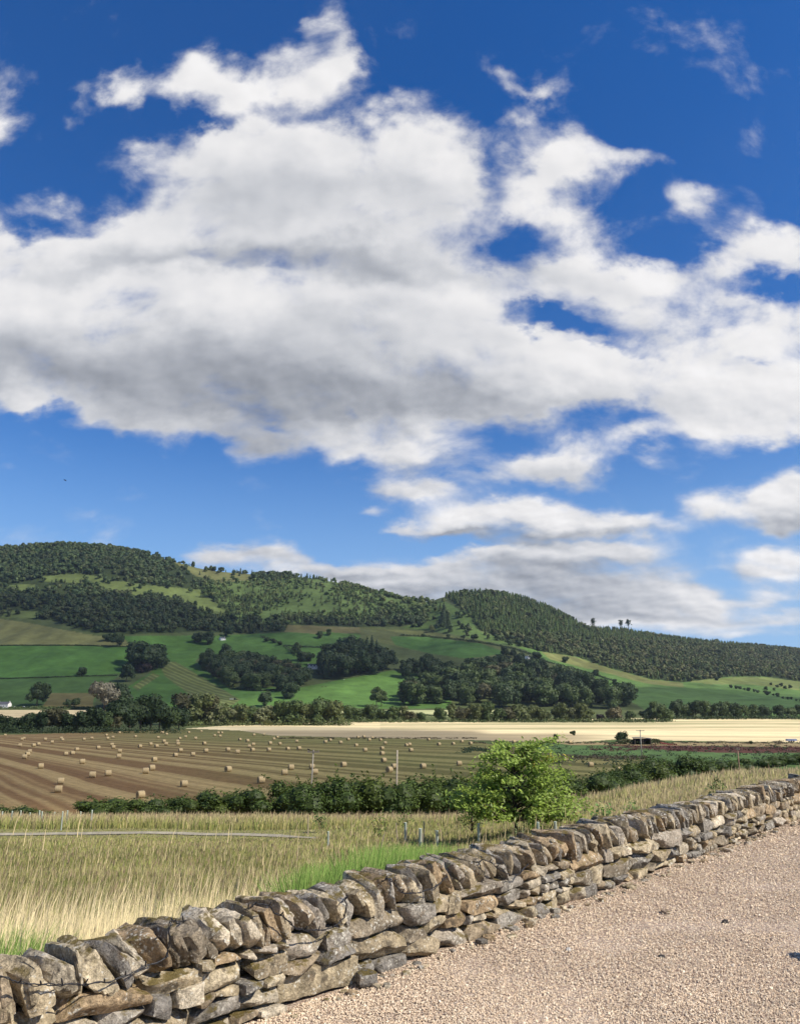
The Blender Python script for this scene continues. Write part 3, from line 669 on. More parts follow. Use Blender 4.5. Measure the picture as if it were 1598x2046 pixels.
# the same rows carry on beyond both sides of the frame
for k, (x, y, h, s, c) in enumerate([(x_, 1464, rr.uniform(34, 60), 'round', rr.choice(['dark', 'mid'])) for x_ in range(-640, -30, 34)]): add_tree(x, y, h, s, c, f"{CW[c]} tree in the river row carrying on left of the dark clump", 'river trees farther left', parts=False, rng=rr)
for k, (x, y, h, s, c) in enumerate([(x_, 1436, rr.uniform(22, 36), 'round', rr.choice(['dark', 'mid'])) for x_ in range(1650, 2200, 30)]): add_tree(x, y, h, s, c, f"{CW[c]} tree in the river row carrying on to the far right", 'river trees farther right', parts=False, rng=rr)
# low undergrowth along the river bank (nobody could count it)
def undergrowth():
    V = []; C = []; rng = np.random.default_rng(3)
    for (x0, x1, yb, hmax, col) in [(-120,360,1465,15,'dark'),(340,700,1450,13,'olive'),(560,700,1449,11,'mid'),(680,1340,1443,7,'mid'),(1000,1300,1442,8,'olive'),(1320,1680,1437,8,'dark'),(450,1050,1431,4,'mid'),(-60,240,1415,3,'mid'),(240,470,1420,10,'mid'),(1290,1600,1424,4,'mid')]:
        for x in np.arange(x0, x1, 3.4):
            X, Y = hit(x + rng.uniform(-2, 2), yb + rng.uniform(-1, 1)); k = 26; hm = hmax / FOC * Y * rng.uniform(.4, 1)
            P = np.stack([X + rng.normal(size=k) * 1.5, Y + rng.normal(size=k) * 2, gz1(X, Y) + rng.random(k) * hm], 1)
            q = cards(P, rng.normal(size=(k, 3)) + (0, -.3, .8), np.full(k, .55 * Y / 650), rng, .8, .1); V.append(q); C.append(np.repeat(np.array(GREENS[col]) * rng.uniform(.7, 1.25) * (.8 + .4 * rng.random((k, 1))), 4, 0))
    V = np.concatenate(V); n = len(V)
    stuff(link('riverbank_undergrowth', mesh_np('undergrowth', V.reshape(-1, 3), np.arange(4 * n).reshape(n, 4), np.concatenate(C), [LEAF])))
undergrowth()

# ---- single trees in the hill pastures
HILL = [
 (163,1352,19,'round','dark','lone small dark tree in the left pasture'),
 (73,1412,46,'round','dark','big dark spreading tree right of the white farmhouse'),
 (135,1415,17,'round','dark','left small tree of a pair above the straw strip'),
 (151,1414,18,'round','dark','right small tree of a pair above the straw strip'),
 (208,1419,58,'round','silver','silvery grey spreading tree at the pasture foot'),
 (243,1412,44,'round','dark','dark tree right against the silvery grey tree'),
 (252,1363,34,'round','dark','dark tree below the tall clump on the pasture corner'),
 (275,1334,52,'round','dark','left tall tree of the dark clump above the mown strip'),
 (296,1342,58,'round','dark','middle tall tree of the dark clump above the mown strip'),
 (313,1336,48,'round','dark','right tall tree of the dark clump above the mown strip'),
 (288,1345,22,'bush','purple','low dark bush at the foot of the tall clump'),
 (234,1292,26,'round','dark','dark tree on the hedge line below the dark wood'),
 (213,1282,16,'bush','dark','low dark bush on the hedge line below the dark wood'),
 (398,1284,20,'bush','dark','low bush left of the round tree by the upper cottage'),
 (415,1288,26,'round','dark','dark round tree left of the upper white cottage'),
 (455,1273,20,'round','dark','dark tree right behind the upper white cottage'),
 (532,1282,8,'bush','dark','low bush in the hedge above the middle pasture'),
 (545,1285,9,'bush','dark','second low bush in the hedge above the middle pasture'),
 (558,1290,9,'bush','dark','third low bush in the hedge above the middle pasture'),
 (592,1305,22,'round','mid','pale tree at the head of the hedge above the grey roofed house'),
 (606,1322,20,'bush','dark','dark round bush above the grey roofed house'),
 (618,1322,18,'bush','dark','second dark round bush above the grey roofed house'),
 (638,1276,16,'round','mid','left small tree in the rough tan pasture'),
 (657,1270,14,'round','mid','right small tree in the rough tan pasture'),
 (528,1413,30,'round','dark','dark tree standing in the small lower pasture'),
 (583,1395,28,'bush','dark','dark bushy tree at the end of the long wood'),
 (600,1362,26,'round','dark','dark tree below the grey roofed house'),
 (614,1362,28,'round','dark','second dark tree below the grey roofed house'),
 (752,1413,40,'tall','mid','tall open tree in the bright lower pasture'),
 (762,1412,34,'tall','mid','second tall tree close beside the open one'),
 (895,1275,8,'bush','dark','small bush on the upper slope left of the gate'),
 (925,1277,8,'bush','dark','small bush on the upper slope right of the gate'),
 (947,1280,13,'round','dark','small tree on the upper slope edge'),
 (845,1273,7,'bush','dark','tiny bush at the left end of the upper slope'),
 (887,1250,46,'conifer','dark','tall dark conifer on the grassy slope left of the dome wood'),
 (896,1255,30,'conifer','dark','shorter conifer on the grassy slope left of the dome wood'),
 (862,1262,14,'round','olive','small olive tree under the two slope conifers'),
 (1130,1325,13,'bush','dark','dark bush right of the hillside cottage'),
 (1072,1318,16,'bush','dark','dark bushes behind the hillside cottage'),
 (1010,1312,20,'round','dark','dark tree left of the hillside cottage'),
 (1025,1315,18,'round','dark','second dark tree left of the hillside cottage'),
 (1190,1350,12,'bush','dark','dark bush on the pasture below the dome wood'),
 (1228,1366,9,'bush','dark','small bush halfway down the right pasture'),
 (285,1104,13,'round','dark','lone round tree on the left skyline'),
 (346,1118,9,'round','dark','left small tree on the open skyline'),
 (427,1141,10,'round','dark','small tree left of the skyline tree pair'),
 (440,1143,10,'round','dark','left tree of the skyline pair on tan grass'),
 (453,1143,11,'round','dark','right tree of the skyline pair on tan grass'),
]
for (x, y, h, s, c, lab) in HILL: add_tree(x, y, h, s, c, lab, None, 'bush' if s == 'bush' else 'tree', parts=h > 24, rng=rr)
# hedge bushes along the right pasture
for k, (x, y) in enumerate([(1462 + i * 9.2 + rr.uniform(-3, 3), 1371 + i * 1.95 + rr.uniform(-1.2, 1.2)) for i in range(16)]):
    add_tree(x, y + 3, rr.uniform(4, 8), 'bush', 'dark', f"dark hedge bush on the right pasture slope, {ordw(k + 1)} from the left", 'hedge bushes on the right slope', 'bush', parts=False, rng=rr)
for k, (x, y) in enumerate([(1540,1366),(1552,1371),(1561,1369),(1568,1374),(1579,1373),(1546,1377),(1530,1376),(1405,1354),(1432,1357)]):
    add_tree(x, y + 3, rr.uniform(4, 8), 'bush', 'dark', "dark gorse bush scattered on the upper right pasture", 'gorse bushes on the right slope', 'bush', parts=False, rng=rr)

# ---- hedges between the hill pastures
def field_hedge(line, hpx, label, seed):
    rng = np.random.default_rng(seed); P = []
    for (a, b) in zip(line[:-1], line[1:]):
        m = max(2, int(math.hypot(b[0] - a[0], b[1] - a[1]) / 1.3))
        for i in range(m):
            t = i / m; x, y = a[0] + (b[0] - a[0]) * t, a[1] + (b[1] - a[1]) * t
            if rng.random() < .12: continue
            X, Y = hit(x + rng.normal() * .4, y + rng.normal() * .25); h = hpx / FOC * Y * rng.uniform(.5, 1.25); k = 22
            P.append(np.stack([X + rng.normal(size=k) * 1.0, Y + rng.normal(size=k) * 1.2, gz1(X, Y) + rng.random(k) * h], 1))
    P = np.concatenate(P); q = cards(P, rng.normal(size=P.shape) * .6 + (.2, -.4, .6), np.full(len(P), .75), rng, .75, .12); n = len(q); o0 = P.mean(0)
    tag(link('field_hedge', mesh_np('field_hedge', q.reshape(-1, 3) - o0, np.arange(4 * n).reshape(n, 4), np.repeat(np.array(GREENS['dark']) * (.7 + .6 * rng.random((n, 1))), 4, 0), [LEAF]), None, tuple(o0)), label, 'hedge')
for k, (ln, h, lab) in enumerate([([(521,1273),(545,1281),(568,1292),(578,1300),(590,1312)],5,'dark hedge slanting down the pasture right of the upper cottage'),([(570,1291),(610,1293),(660,1295)],2.2,'thin hedge line across the pasture left of the conifer clump'),
    ([(800,1270),(860,1273),(920,1279),(980,1288),(1026,1297),(1060,1308)],3.2,'broken hedge along the upper slope below the dome wood'),([(-60,1291),(60,1290),(160,1290),(255,1293)],1.6,'low dark hedge line between tan slope and left green pasture'),
    ([(-60,1358),(60,1355),(150,1352),(235,1350)],1.5,'faint hedge line low on the left green pasture'),([(255,1296),(262,1310),(268,1326)],3,'short hedge beside the tall dark clump'),([(458,1377),(520,1381),(575,1380)],3,'low hedge along the foot of the long wood'),
    ([(1060,1316),(1120,1330),(1180,1346),(1230,1362)],2.2,'hedge line running down the right pasture from the cottage')]): field_hedge(ln, h, lab, 50 + k)

# ---- three tall thinned pines on the right skyline
def skyline_pine(px, h, lab):
    X, Y = hit(px, 1262); Y2 = Y; H = h / FOC * Y2 * 1.05
    t = thing('pine_tree', lab, 'tree', (X, Y2, gz1(X, Y2)), rr.uniform(0, 6), 'lone pines on the skyline', H)
    mb = MB(); mb.tube([(0, 0, -.1), (.01, 0, .6), (0, .01, .97)], [.03, .025, .008], 6); mb.build('trunk', [BARK], t)
    rng = np.random.default_rng(px); n = 260; P = rng.normal(size=(n, 3)) * (.075, .075, .13) + (0, 0, .74); m = P[:, 2] < .98; P = P[m]
    q = cards(P, P - (0, 0, .6) + rng.normal(size=P.shape) * .3, np.full(len(P), .05), rng); k = len(q)
    link('crown', mesh_np('crown', q.reshape(-1, 3), np.arange(4 * k).reshape(k, 4), np.repeat(np.array(GREENS['dark']) * (.8 + .5 * rng.random((k, 1))), 4, 0), [NEEDLE]), t)
skyline_pine(1185, 26, 'leftmost lone pine standing on the right skyline'); skyline_pine(1241, 22, 'middle lone pine standing on the right skyline'); skyline_pine(1256, 24, 'right of the paired lone pines on the right skyline')

# ---- the three woods on the lower slopes: every tree by itself
def wood(poly, spacing, hr, shapes, label_of, group, cap, seed):
    rg = random.Random(seed); xs = [p[0] for p in poly]; ys = [p[1] for p in poly]; pts = []; tries = 0
    while len(pts) < cap and tries < 9000:
        tries += 1; x = rg.uniform(min(xs), max(xs)); y = rg.uniform(min(ys), max(ys))
        if not bool(in_poly(np.array(x), np.array(y), poly)): continue
        if any(abs(x - a) < spacing and abs(y - b) < spacing * .42 for a, b in pts): continue
        pts.append((x, y))
    for (x, y) in sorted(pts, key=lambda p: p[1]):
        s, c = rg.choice(shapes); add_tree(x, y, rg.uniform(*hr), s, c, label_of(s, c, x), group, parts=False, rng=rg)
W_MID = [(400,1336),(430,1320),(500,1332),(560,1342),(612,1362),(600,1376),(560,1382),(480,1380),(455,1372),(420,1352)]
wood(W_MID, 9, (26, 36), [('round','dark')] * 5 + [('round','mid')] * 2 + [('round','brown')], lambda s, c, x: f"{CW[c]} {SW[s]} in the {'left' if x < 505 else 'right'} half of the long wood above the mown field", 'trees of the long wood above the mown field', 62, 1)
W_PINE = [(640,1354),(650,1330),(690,1318),(740,1318),(775,1330),(778,1344),(720,1352),(650,1358)]
wood(W_PINE, 8, (36, 54), [('conifer','dark')] * 4 + [('round','dark')] * 3, lambda s, c, x: f"{'dark ' if s == 'conifer' else 'dark green '}{SW[s]} in the conifer clump right of the grey roofed house", 'trees of the conifer clump', 34, 2)
W_BIG = [(812,1408),(815,1386),(850,1372),(905,1362),(1000,1352),(1080,1360),(1160,1378),(1240,1400),(1292,1418),(1200,1416),(1000,1414),(850,1412)]
wood(W_BIG, 11, (34, 48), [('round','mid')] * 5 + [('round','dark')] * 3 + [('round','brown')], lambda s, c, x: f"{CW[c]} {SW[s]} in the big lower wood, {'left third' if x < 970 else 'middle' if x < 1130 else 'right third'}", 'trees of the big lower wood', 78, 3)
W_BAND = [(800,1338),(830,1332),(900,1342),(960,1336),(1030,1338),(1110,1352),(1060,1360),(960,1358),(860,1362),(815,1366)]
wood(W_BAND, 11, (24, 36), [('round','dark')] * 5 + [('tall','dark')], lambda s, c, x: f"{CW[c]} {SW[s]} in the dark band of trees above the big wood", 'trees of the dark band above the big wood', 30, 4)

# ---- the hill forest: one mass
def forest():
    rng = np.random.default_rng(11)
    bases = {'b': [], 'c': []}
    for k in range(5): bases['b'].append(crown_arrays(crown_broad(300 + k, 90, .105, .46, 5, .02), k))
    for k in range(4): bases['c'].append(crown_arrays(crown_conifer(400 + k, 84, .078, .25, .02), k))
    n = 180000; U = rng.uniform(-.98, .98, n); T = rng.uniform(0.02, 1.06, n); Y = BASE_Y + T * (ridge_dist(U) - BASE_Y); X = U * Y
    area_w = Y / Y.max(); keep = rng.random(n) < area_w; X, Y, U, T = X[keep], Y[keep], U[keep], T[keep]
    Z = height(X, Y); px, py = project(X, Y, Z)
    up = in_poly(px, py, WOODS['upper']); dome = in_poly(px, py, WOODS['dome'])
    clear = np.zeros(len(px), bool)
    for p in CLEAR: clear |= in_poly(px, py, p)
    ridge_open = in_poly(px, py, PASTURES[-1][0]); slope = in_poly(px, py, PASTURES[-2][0])
    dens = np.where(dome, 1.0, np.where(up, .80, 0.0))
    dens = np.where(up & ~dome, dens * (.35 + 1.0 * sstep(.34, .52, fbm2(X, Y, 90., 3, 77))), dens)
    dens = np.where(up & (px > 420) & (px < 880) & (py > 1160) & (py < 1240), dens * (.42 + .8 * sstep(.38, .56, fbm2(X, Y, 60., 3, 79))), dens); dens = np.where(up & (py > 1196) & (px < 520), 1.0, dens)
    dens = np.where(clear, .07, dens); dens = np.where(ridge_open, .08, dens); dens = np.where(slope, .16, dens)
    topleft = up & (py < 1150) & (px < 300)
    keep = rng.random(len(px)) < dens * .40
    X, Y, Z, px, py, dome = X[keep], Y[keep], Z[keep], px[keep], py[keep], dome[keep]
    n = len(X)
    # kinds: plantation on the dome, birch and young conifers in the middle, broadleaf on the left
    pc = np.where(dome & (py < 1268 + (px - 980) * .05), .92, np.where(dome, .35, np.where((px > 430) & (px < 760) & (py > 1165), .62, .18)))
    pc = np.where((~dome) & (py < 1185) & (px > 500), .5, pc)
    con = rng.random(n) < pc
    H = np.where(con, rng.uniform(10.5, 14, n), rng.uniform(9.5, 15, n)); H = np.where((px > 430) & (px < 760) & (py > 1165) & (py < 1235) & ~dome, H * .72, H)
    H = np.where(dome & (px > 1170), H * .8, H) * rng.lognormal(0, .10, n)
    pal = np.array([(.046,.074,.026),(.060,.094,.030),(.082,.112,.038),(.086,.104,.040)])
    base = pal[rng.integers(0, 4, n)] * np.where(con, .80, 1.0)[:, None]
    birch = (~dome) & (py > 1160) & (px > 400) & (py < 1238); base = np.where(birch[:, None], base * np.array((1.42, 1.40, 1.15)), base); plant = dome & con; base = np.where(plant[:, None], base * np.array((1.42, 1.50, 1.15)), base)
    low = dome & ~con; base = np.where(low[:, None], base * np.array((1.18, 1.02, 1.0)), base)
    darkw = (~dome) & (py > 1196) & (px < 520); base = np.where(darkw[:, None], base * .72, base)  # left wood: cloud shadow also put into the leaf colour
    far_r = dome & (px > 1170 + (py - 1257) * -1.2); base = np.where(far_r[:, None], base * np.array((1.25, 1.18, 1.2)), base); base *= rng.uniform(.75, 1.2, n)[:, None]  # far-right trees tinted paler, distance haze put into their colour
    V = []; C = []
    for kind, msk in (('b', ~con), ('c', con)):
        ids = np.where(msk)[0]; var = rng.integers(0, len(bases[kind]), len(ids))
        for v, (Q, Tn) in enumerate(bases[kind]):
            I = ids[var == v]
            if not len(I): continue
            a = rng.uniform(0, 6.28, len(I)); ca, sa = np.cos(a)[:, None, None], np.sin(a)[:, None, None]; h = H[I][:, None, None]; wd = h * rng.uniform(.85, 1.25, len(I))[:, None, None]
            x = (Q[None, :, :, 0] * ca - Q[None, :, :, 1] * sa) * wd + X[I][:, None, None]; y = (Q[None, :, :, 0] * sa + Q[None, :, :, 1] * ca) * wd + Y[I][:, None, None]
            z = Q[None, :, :, 2] * h + (Z[I] + EYE)[:, None, None] - .3
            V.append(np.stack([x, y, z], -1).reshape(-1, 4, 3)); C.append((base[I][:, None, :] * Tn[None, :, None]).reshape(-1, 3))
    V = np.concatenate(V); C = np.repeat(np.concatenate(C), 4, 0); k = len(V)
    print('forest trees', n, 'faces', k)
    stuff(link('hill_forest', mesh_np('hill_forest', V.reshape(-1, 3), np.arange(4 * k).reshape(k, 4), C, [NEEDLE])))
forest()

# ------------------------------------------------------------------ straw bales
def bale_mesh():
    prof = [(0, .30), (0.0, .52), (.03, .615), (.08, .645), (.35, .652), (.62, .655), (.9, .652), (1.17, .645), (1.22, .615), (1.25, .52), (1.25, .30)]
    n = 28; V = []; F = []; C = []; rng = np.random.default_rng(2)
    for i, (x, r) in enumerate(prof):
        for k in range(n):
            a = 2 * math.pi * k / n; q = r * (1 + .012 * math.sin(5 * a + i)); z = max(-q * math.cos(a), -.61)
            V.append((x - .625, q * math.sin(a), z + .61))
            end = i in (0, 1, 9, 10); C.append(np.array((.36, .26, .13) if end else (.465, .355, .19)) * (.9 + .2 * rng.random()))
    for i in range(len(prof) - 1):
        for k in range(n): F.append((i * n + k, i * n + (k + 1) % n, (i + 1) * n + (k + 1) % n, (i + 1) * n + k))
    b = len(V); V += [(-.63, 0, .61), (.63, 0, .61)]; C += [np.array((.22, .15, .08))] * 2; T = []
    for k in range(n): T += [(b, (k + 1) % n, k), (b + 1, 10 * n + k, 10 * n + (k + 1) % n)]
    m, nt, out = new_mat('straw_bale'); co = nt.new('ShaderNodeTexCoord').outputs['Object']
    sp = nt.new('ShaderNodeMapping'); sp.inputs['Scale'].default_value = (9, 2.2, 2.2); nt.l.new(co, sp.inputs[0])
    f = nt.map(nt.noise(sp.outputs[0], 2.4, 5, .65), .3, .7, .62, 1.3); cb = nt.new('ShaderNodeCombineXYZ'); [nt.l.new(f, cb.inputs[i]) for i in range(3)]
    finish(nt, out, nt.vmath('MULTIPLY', nt.attr('Col'), cb.outputs[0]), .9, nt.bump(nt.noise(sp.outputs[0], 6, 3), .7, .03), .15)
    return mesh_np('round_bale', V, [np.array(F), np.array(T)], np.array(C), [m], True)
Z3 = [(30,263),(130,287),(142,282),(118,323),(198,322),(227,315),(267,287),(307,303),(363,281),(369,290),(175,357),(162,374),(145,390),(389,372),(428,368),(453,346),(240,445),(486,419),(496,286),(543,281),(580,336),(628,262),(636,281),(668,275),(706,248),(661,319),(670,333),(708,356),(702,388),(800,270),(827,328),(890,315),(925,327),(546,497),(638,488),(358,533),(345,580),(830,612),(861,474),(897,456),(912,406),(935,276),(950,246),(963,248),(985,257),(968,299),(982,315),(1036,379),(1067,352),(1050,299),(1052,315),(1063,282),(1097,272),(1087,548),(1116,247),(1140,375),(1156,282),(1190,240),(1207,311),(1217,355),(1269,265),(1291,249),(1311,248),(1301,269),(1347,348),(1348,463),(1404,362),(1418,288),(1463,296),(1473,328),(1497,317),(1492,349),(1501,261),(1543,528),(1560,259)]
Z4 = [(51,286),(70,274),(28,310),(86,313),(21,348),(186,299),(132,342),(199,340),(355,302),(383,291),(445,306),(490,287),(547,275),(582,272),(615,291),(633,278),(681,290),(708,309),(537,322),(590,350),(690,339),(690,370),(834,321),(852,318),(861,351),(965,288),(1026,316),(1110,313),(1162,299),(1213,311),(462,436),(152,453),(114,482),(275,447),(294,478),(700,410),(733,467),(762,447),(932,445),(1146,429)]
Z5 = [(205,403),(357,438),(525,470)]
BALES = [(x / 2.959, 1380 + y / 2.959) for x, y in Z3] + [(530 + x / 2.959, 1380 + y / 2.959) for x, y in Z4] + [(1060 + x / 2.97, 1380 + y / 2.97) for x, y in Z5] + [(1008,1481),(1027,1482),(1139,1483)]
bm_ = bale_mesh(); rb = random.Random(9)
BANDS = [(1575,'nearest the hedge'),(1550,'in the second band from the hedge'),(1528,'in the third band from the hedge'),(1507,'in the middle band'),(1494,'just beyond the middle band'),(1484,'third band from far edge'),(1475,'second band from far edge'),(0,'along the field far edge')]
bands = {}
for (x, y) in BALES: bands.setdefault(next(i for i, b in enumerate(BANDS) if y >= b[0]), []).append((x, y))
for i, lst in bands.items():
    for k, (x, y) in enumerate(sorted(lst)):
        yb = y + 7.2 * (y - 1415) / 145.0
        X, Y = hit(x, yb); a = R(30) + rb.uniform(-.32, .32)
        size = ''
        tag(link('round_bale', bm_, None, (X, Y, gz1(X, Y) - .02), a, .93 * rb.uniform(.94, 1.06)), f"{size}round straw bale, {ordw(k + 1)} from the left {BANDS[i][1]}", 'straw bale', 'round straw bales on the stubble field')

# ------------------------------------------------------------------ hedge, sapling, posts, poles, houses
def leaf_cloud(rng, P, N, size, base, var=.35, yellow=0.0):
    q = cards(P, N, np.full(len(P), size), rng, .55, .18); t = (1 - var + 2 * var * rng.random((len(P), 1)))
    c = np.array(base) * t
    if yellow: m = rng.random(len(P)) < yellow; c[m] = c[m] * np.array((1.7, 1.25, .8))
    return q, np.repeat(c, 4, 0)
def shrub_mesh(seed, base):
    """hedge shrub, unit height, about 1.5 wide, reaching the ground"""
    rng = np.random.default_rng(seed); n = 3600
    k = 11; C = np.stack([rng.uniform(-.6, .6, k), rng.uniform(-.28, .28, k), rng.uniform(.16, .68, k)], 1); rad = rng.uniform(.18, .32, k)
    i = rng.integers(0, k, n); d = rnd_unit(n, rng); P = C[i] + d * (rad[i] * rng.uniform(.7, 1.12, n))[:, None] * (1.1, .9, .95)
    keep = P[:, 2] > -.02; P, d = P[keep], d[keep]
    # long shoots sticking out on top
    S = []
    for j in range(16):
        b = C[rng.integers(0, k)] + (0, 0, .16); tip = b + np.array([rng.normal() * .16, rng.normal() * .1, rng.uniform(.12, .32)]); t = rng.random((26, 1)); S.append(b + (tip - b) * t + rng.normal(size=(26, 3)) * .016)
    S = np.concatenate(S); P = np.concatenate([P, S]); d = np.concatenate([d, rnd_unit(len(S), rng) + (0, 0, .6)])
    q, c = leaf_cloud(rng, P, d + rng.normal(size=d.shape) * .6 + (0, 0, .25), .030, base, .42)
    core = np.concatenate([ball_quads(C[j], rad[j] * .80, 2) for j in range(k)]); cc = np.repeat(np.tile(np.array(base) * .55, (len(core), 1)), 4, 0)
    V = np.concatenate([q, core]); n = len(V)
    return mesh_np('shrub_foliage', V.reshape(-1, 3), np.arange(4 * n).reshape(n, 4), np.concatenate([c, cc]), [LEAF])
def stems_mesh(seed):
    rg = random.Random(seed); mb = MB()
    for k in range(7): 
        x = rg.uniform(-.4, .4); mb.tube([(x, rg.uniform(-.1, .1), -.08), (x + rg.uniform(-.1, .1), 0, .35), (x + rg.uniform(-.2, .2), rg.uniform(-.1, .1), .62)], [.016, .011, .004], 5)
    return mb.me('stems', [BARK], True)
_sh = [shrub_mesh(70 + k, c) for k, c in enumerate([(.076,.114,.021),(.064,.102,.020),(.094,.130,.023),(.068,.106,.022)])]; _st = stems_mesh(4)
HEDGE = [ # px centre, base py, height px, width px
 (228,1634,46,84),(12,1636,26,60),(78,1638,20,44),(330,1634,44,66),(382,1634,44,70),(436,1634,52,74),(492,1634,52,78),(548,1636,62,86),(606,1636,84,92),(652,1638,78,88),(700,1638,88,96),(752,1638,80,92),(800,1638,90,100),(848,1637,78,92),(892,1635,84,96),(935,1632,88,92),(985,1630,82,92),
 (1050,1626,70,90),(1110,1618,64,84),(1168,1604,68,84),(1208,1594,44,74),(1246,1586,48,76),(1284,1580,58,80),(1330,1570,62,86),(1372,1560,50,70),(1410,1552,34,56),(1442,1548,30,54),(1478,1545,22,46),(1520,1536,24,50),(1556,1532,22,46),(1590,1528,20,46),(1640,1522,24,60)]
rh = random.Random(21)
for k, (x, y, h, wd) in enumerate(HEDGE):
    X, Y = hit(x, y); kk = Y * CT / FOC * 1.04
    side = 'left hedge' if x < 300 else 'long hedge below the stubble' if x < 1130 else 'hedge right of the sapling'
    first = {'left hedge': 0, 'long hedge below the stubble': 3, 'hedge right of the sapling': 19}[side]
    nth = sorted(HEDGE).index((x, y, h, wd)) + 1
    nth -= {'left hedge': 0, 'long hedge below the stubble': 3, 'hedge right of the sapling': 19}[side]
    g = thing('hedge_shrub', f"leafy green shrub, {ordw(nth)} from the left in the {side}", 'shrub', (X, Y, gz1(X, Y) - .1), rh.uniform(-.3, .3) + (3.14 if rh.random() < .5 else 0), 'shrubs of the field hedge', (wd * kk / .98, wd * kk / 1.0, h * kk * 1.02))
    link('foliage', _sh[k % 4], g); link('stems', _st, g)

# ---- oak sapling behind the wall
def sapling():
    X0, Y0 = hit(1030, 1676); Y0 = min(max(Y0, 24), 34); X0 = float(ue(1030, 1676)[0] * Y0); z0 = gz1(X0, Y0)
    k = FOC / (Y0 * CT)
    g = thing('oak_sapling', 'bushy yellow-green young oak tree standing behind the stone wall', 'tree', (X0, Y0, z0))
    zb = -ue(1030, 1676)[1] * 0
    top_py = 1478
    zpx = lambda py: float(ue(1030, py)[1] * Y0 - (z0 - EYE)); xpx = lambda px, py: float(ue(px, py)[0] * Y0 - X0)
    rng = np.random.default_rng(8); rg = random.Random(8)
    mb = MB(); tr = [(0, 0, -.1), (.02, 0, zpx(1640)), (-.03, .02, zpx(1590)), (.04, 0, zpx(1540)), (.0, .02, zpx(1495))]
    mb.tube(tr, [.075, .062, .05, .036, .012], 9, (.6, .55, .5)); mb.build('trunk', [BARK], g, True)
    ends = [(985,1497),(1012,1488),(1045,1497),(1062,1486),(1085,1494),(1105,1476),(968,1512),(1000,1515),(1030,1512),(1090,1510),(1118,1512),(1060,1516),
            (948,1548),(965,1532),(985,1552),(1010,1550),(1040,1545),(1070,1530),(1098,1532),(1122,1538),(1135,1556),(1080,1552),
            (968,1575),(990,1580),(1020,1578),(1050,1585),(1078,1585),(1105,1575),(1140,1578),(1158,1592),(1085,1600),(1060,1605),(1112,1602),(1140,1612),(1162,1608),(1165,1632),(1120,1625),(1095,1620),(1146,1632),
            (1000,1636),(975,1632),(1015,1622),(950,1626),(915,1612),(900,1588),(925,1570),(905,1592),(898,1600),(915,1600),(930,1600),(940,1612),(935,1575),(955,1560),(948,1592),(970,1548),(925,1588),(945,1582),(955,1606),(975,1602),(960,1622),(985,1622),(1000,1606),(1068,1618),(1100,1640),(1065,1640),(1150,1596),(1030,1530),(1110,1555)]
    br = MB(); P = []; N = []; YL = []
    for (px, py) in ends:
        for dup_ in range(2):
            ex, ez = xpx(px, py), zpx(py); dep = rng.normal() * .75 if dup_ == 0 else rng.normal() * 1.15
            dep *= 1 - .35 * max(0, (1520 - py) / 40)
            ex2 = ex + (rng.normal() * .15 if dup_ else 0)
            sz = max(min(ez - .35 - .25 * abs(ex2), zpx(1510)), .55)
            base = Vector((.0, 0, sz)); end = Vector((ex2, dep, ez)); mid = base.lerp(end, .55) + Vector((0, 0, .10))
            br.tube([base, mid, end], [.022, .013, .004], 5, (.6, .55, .5))
            n = 104; t = np.sqrt(rng.uniform(.16, 1.0, n))[:, None]; b = np.array(base); m_ = np.array(mid); e = np.array(end)
            c = (1 - t) ** 2 * b + 2 * t * (1 - t) * m_ + t ** 2 * e
            sp = rng.normal(size=(n, 3)) * (.19, .19, .075) * (.35 + .65 * t)
            P.append(c + sp); N.append(np.tile((0, 0, 1.0), (n, 1)) + rng.normal(size=(n, 3)) * .55 + (0.25, -.35, 0)); YL.append(np.full(n, rng.random() < .05))
    P = np.concatenate(P); N = np.concatenate(N); YL = np.concatenate(YL)
    q = cards(P, N, np.full(len(P), .068), rng, .55, .2); col = np.array((.26, .355, .062)) * (.62 + .7 * rng.random((len(P), 1)))
    col[YL & (rng.random(len(P)) < .5)] *= np.array((1.8, 1.05, .8)); n = len(q)
    br.build('branches', [BARK], g, True)
    link('leaves', mesh_np('sapling_leaves', q.reshape(-1, 3), np.arange(4 * n).reshape(n, 4), np.repeat(col, 4, 0), [leaf_mat('oak_leaf', .40, .45, .3)]), g)
sapling()
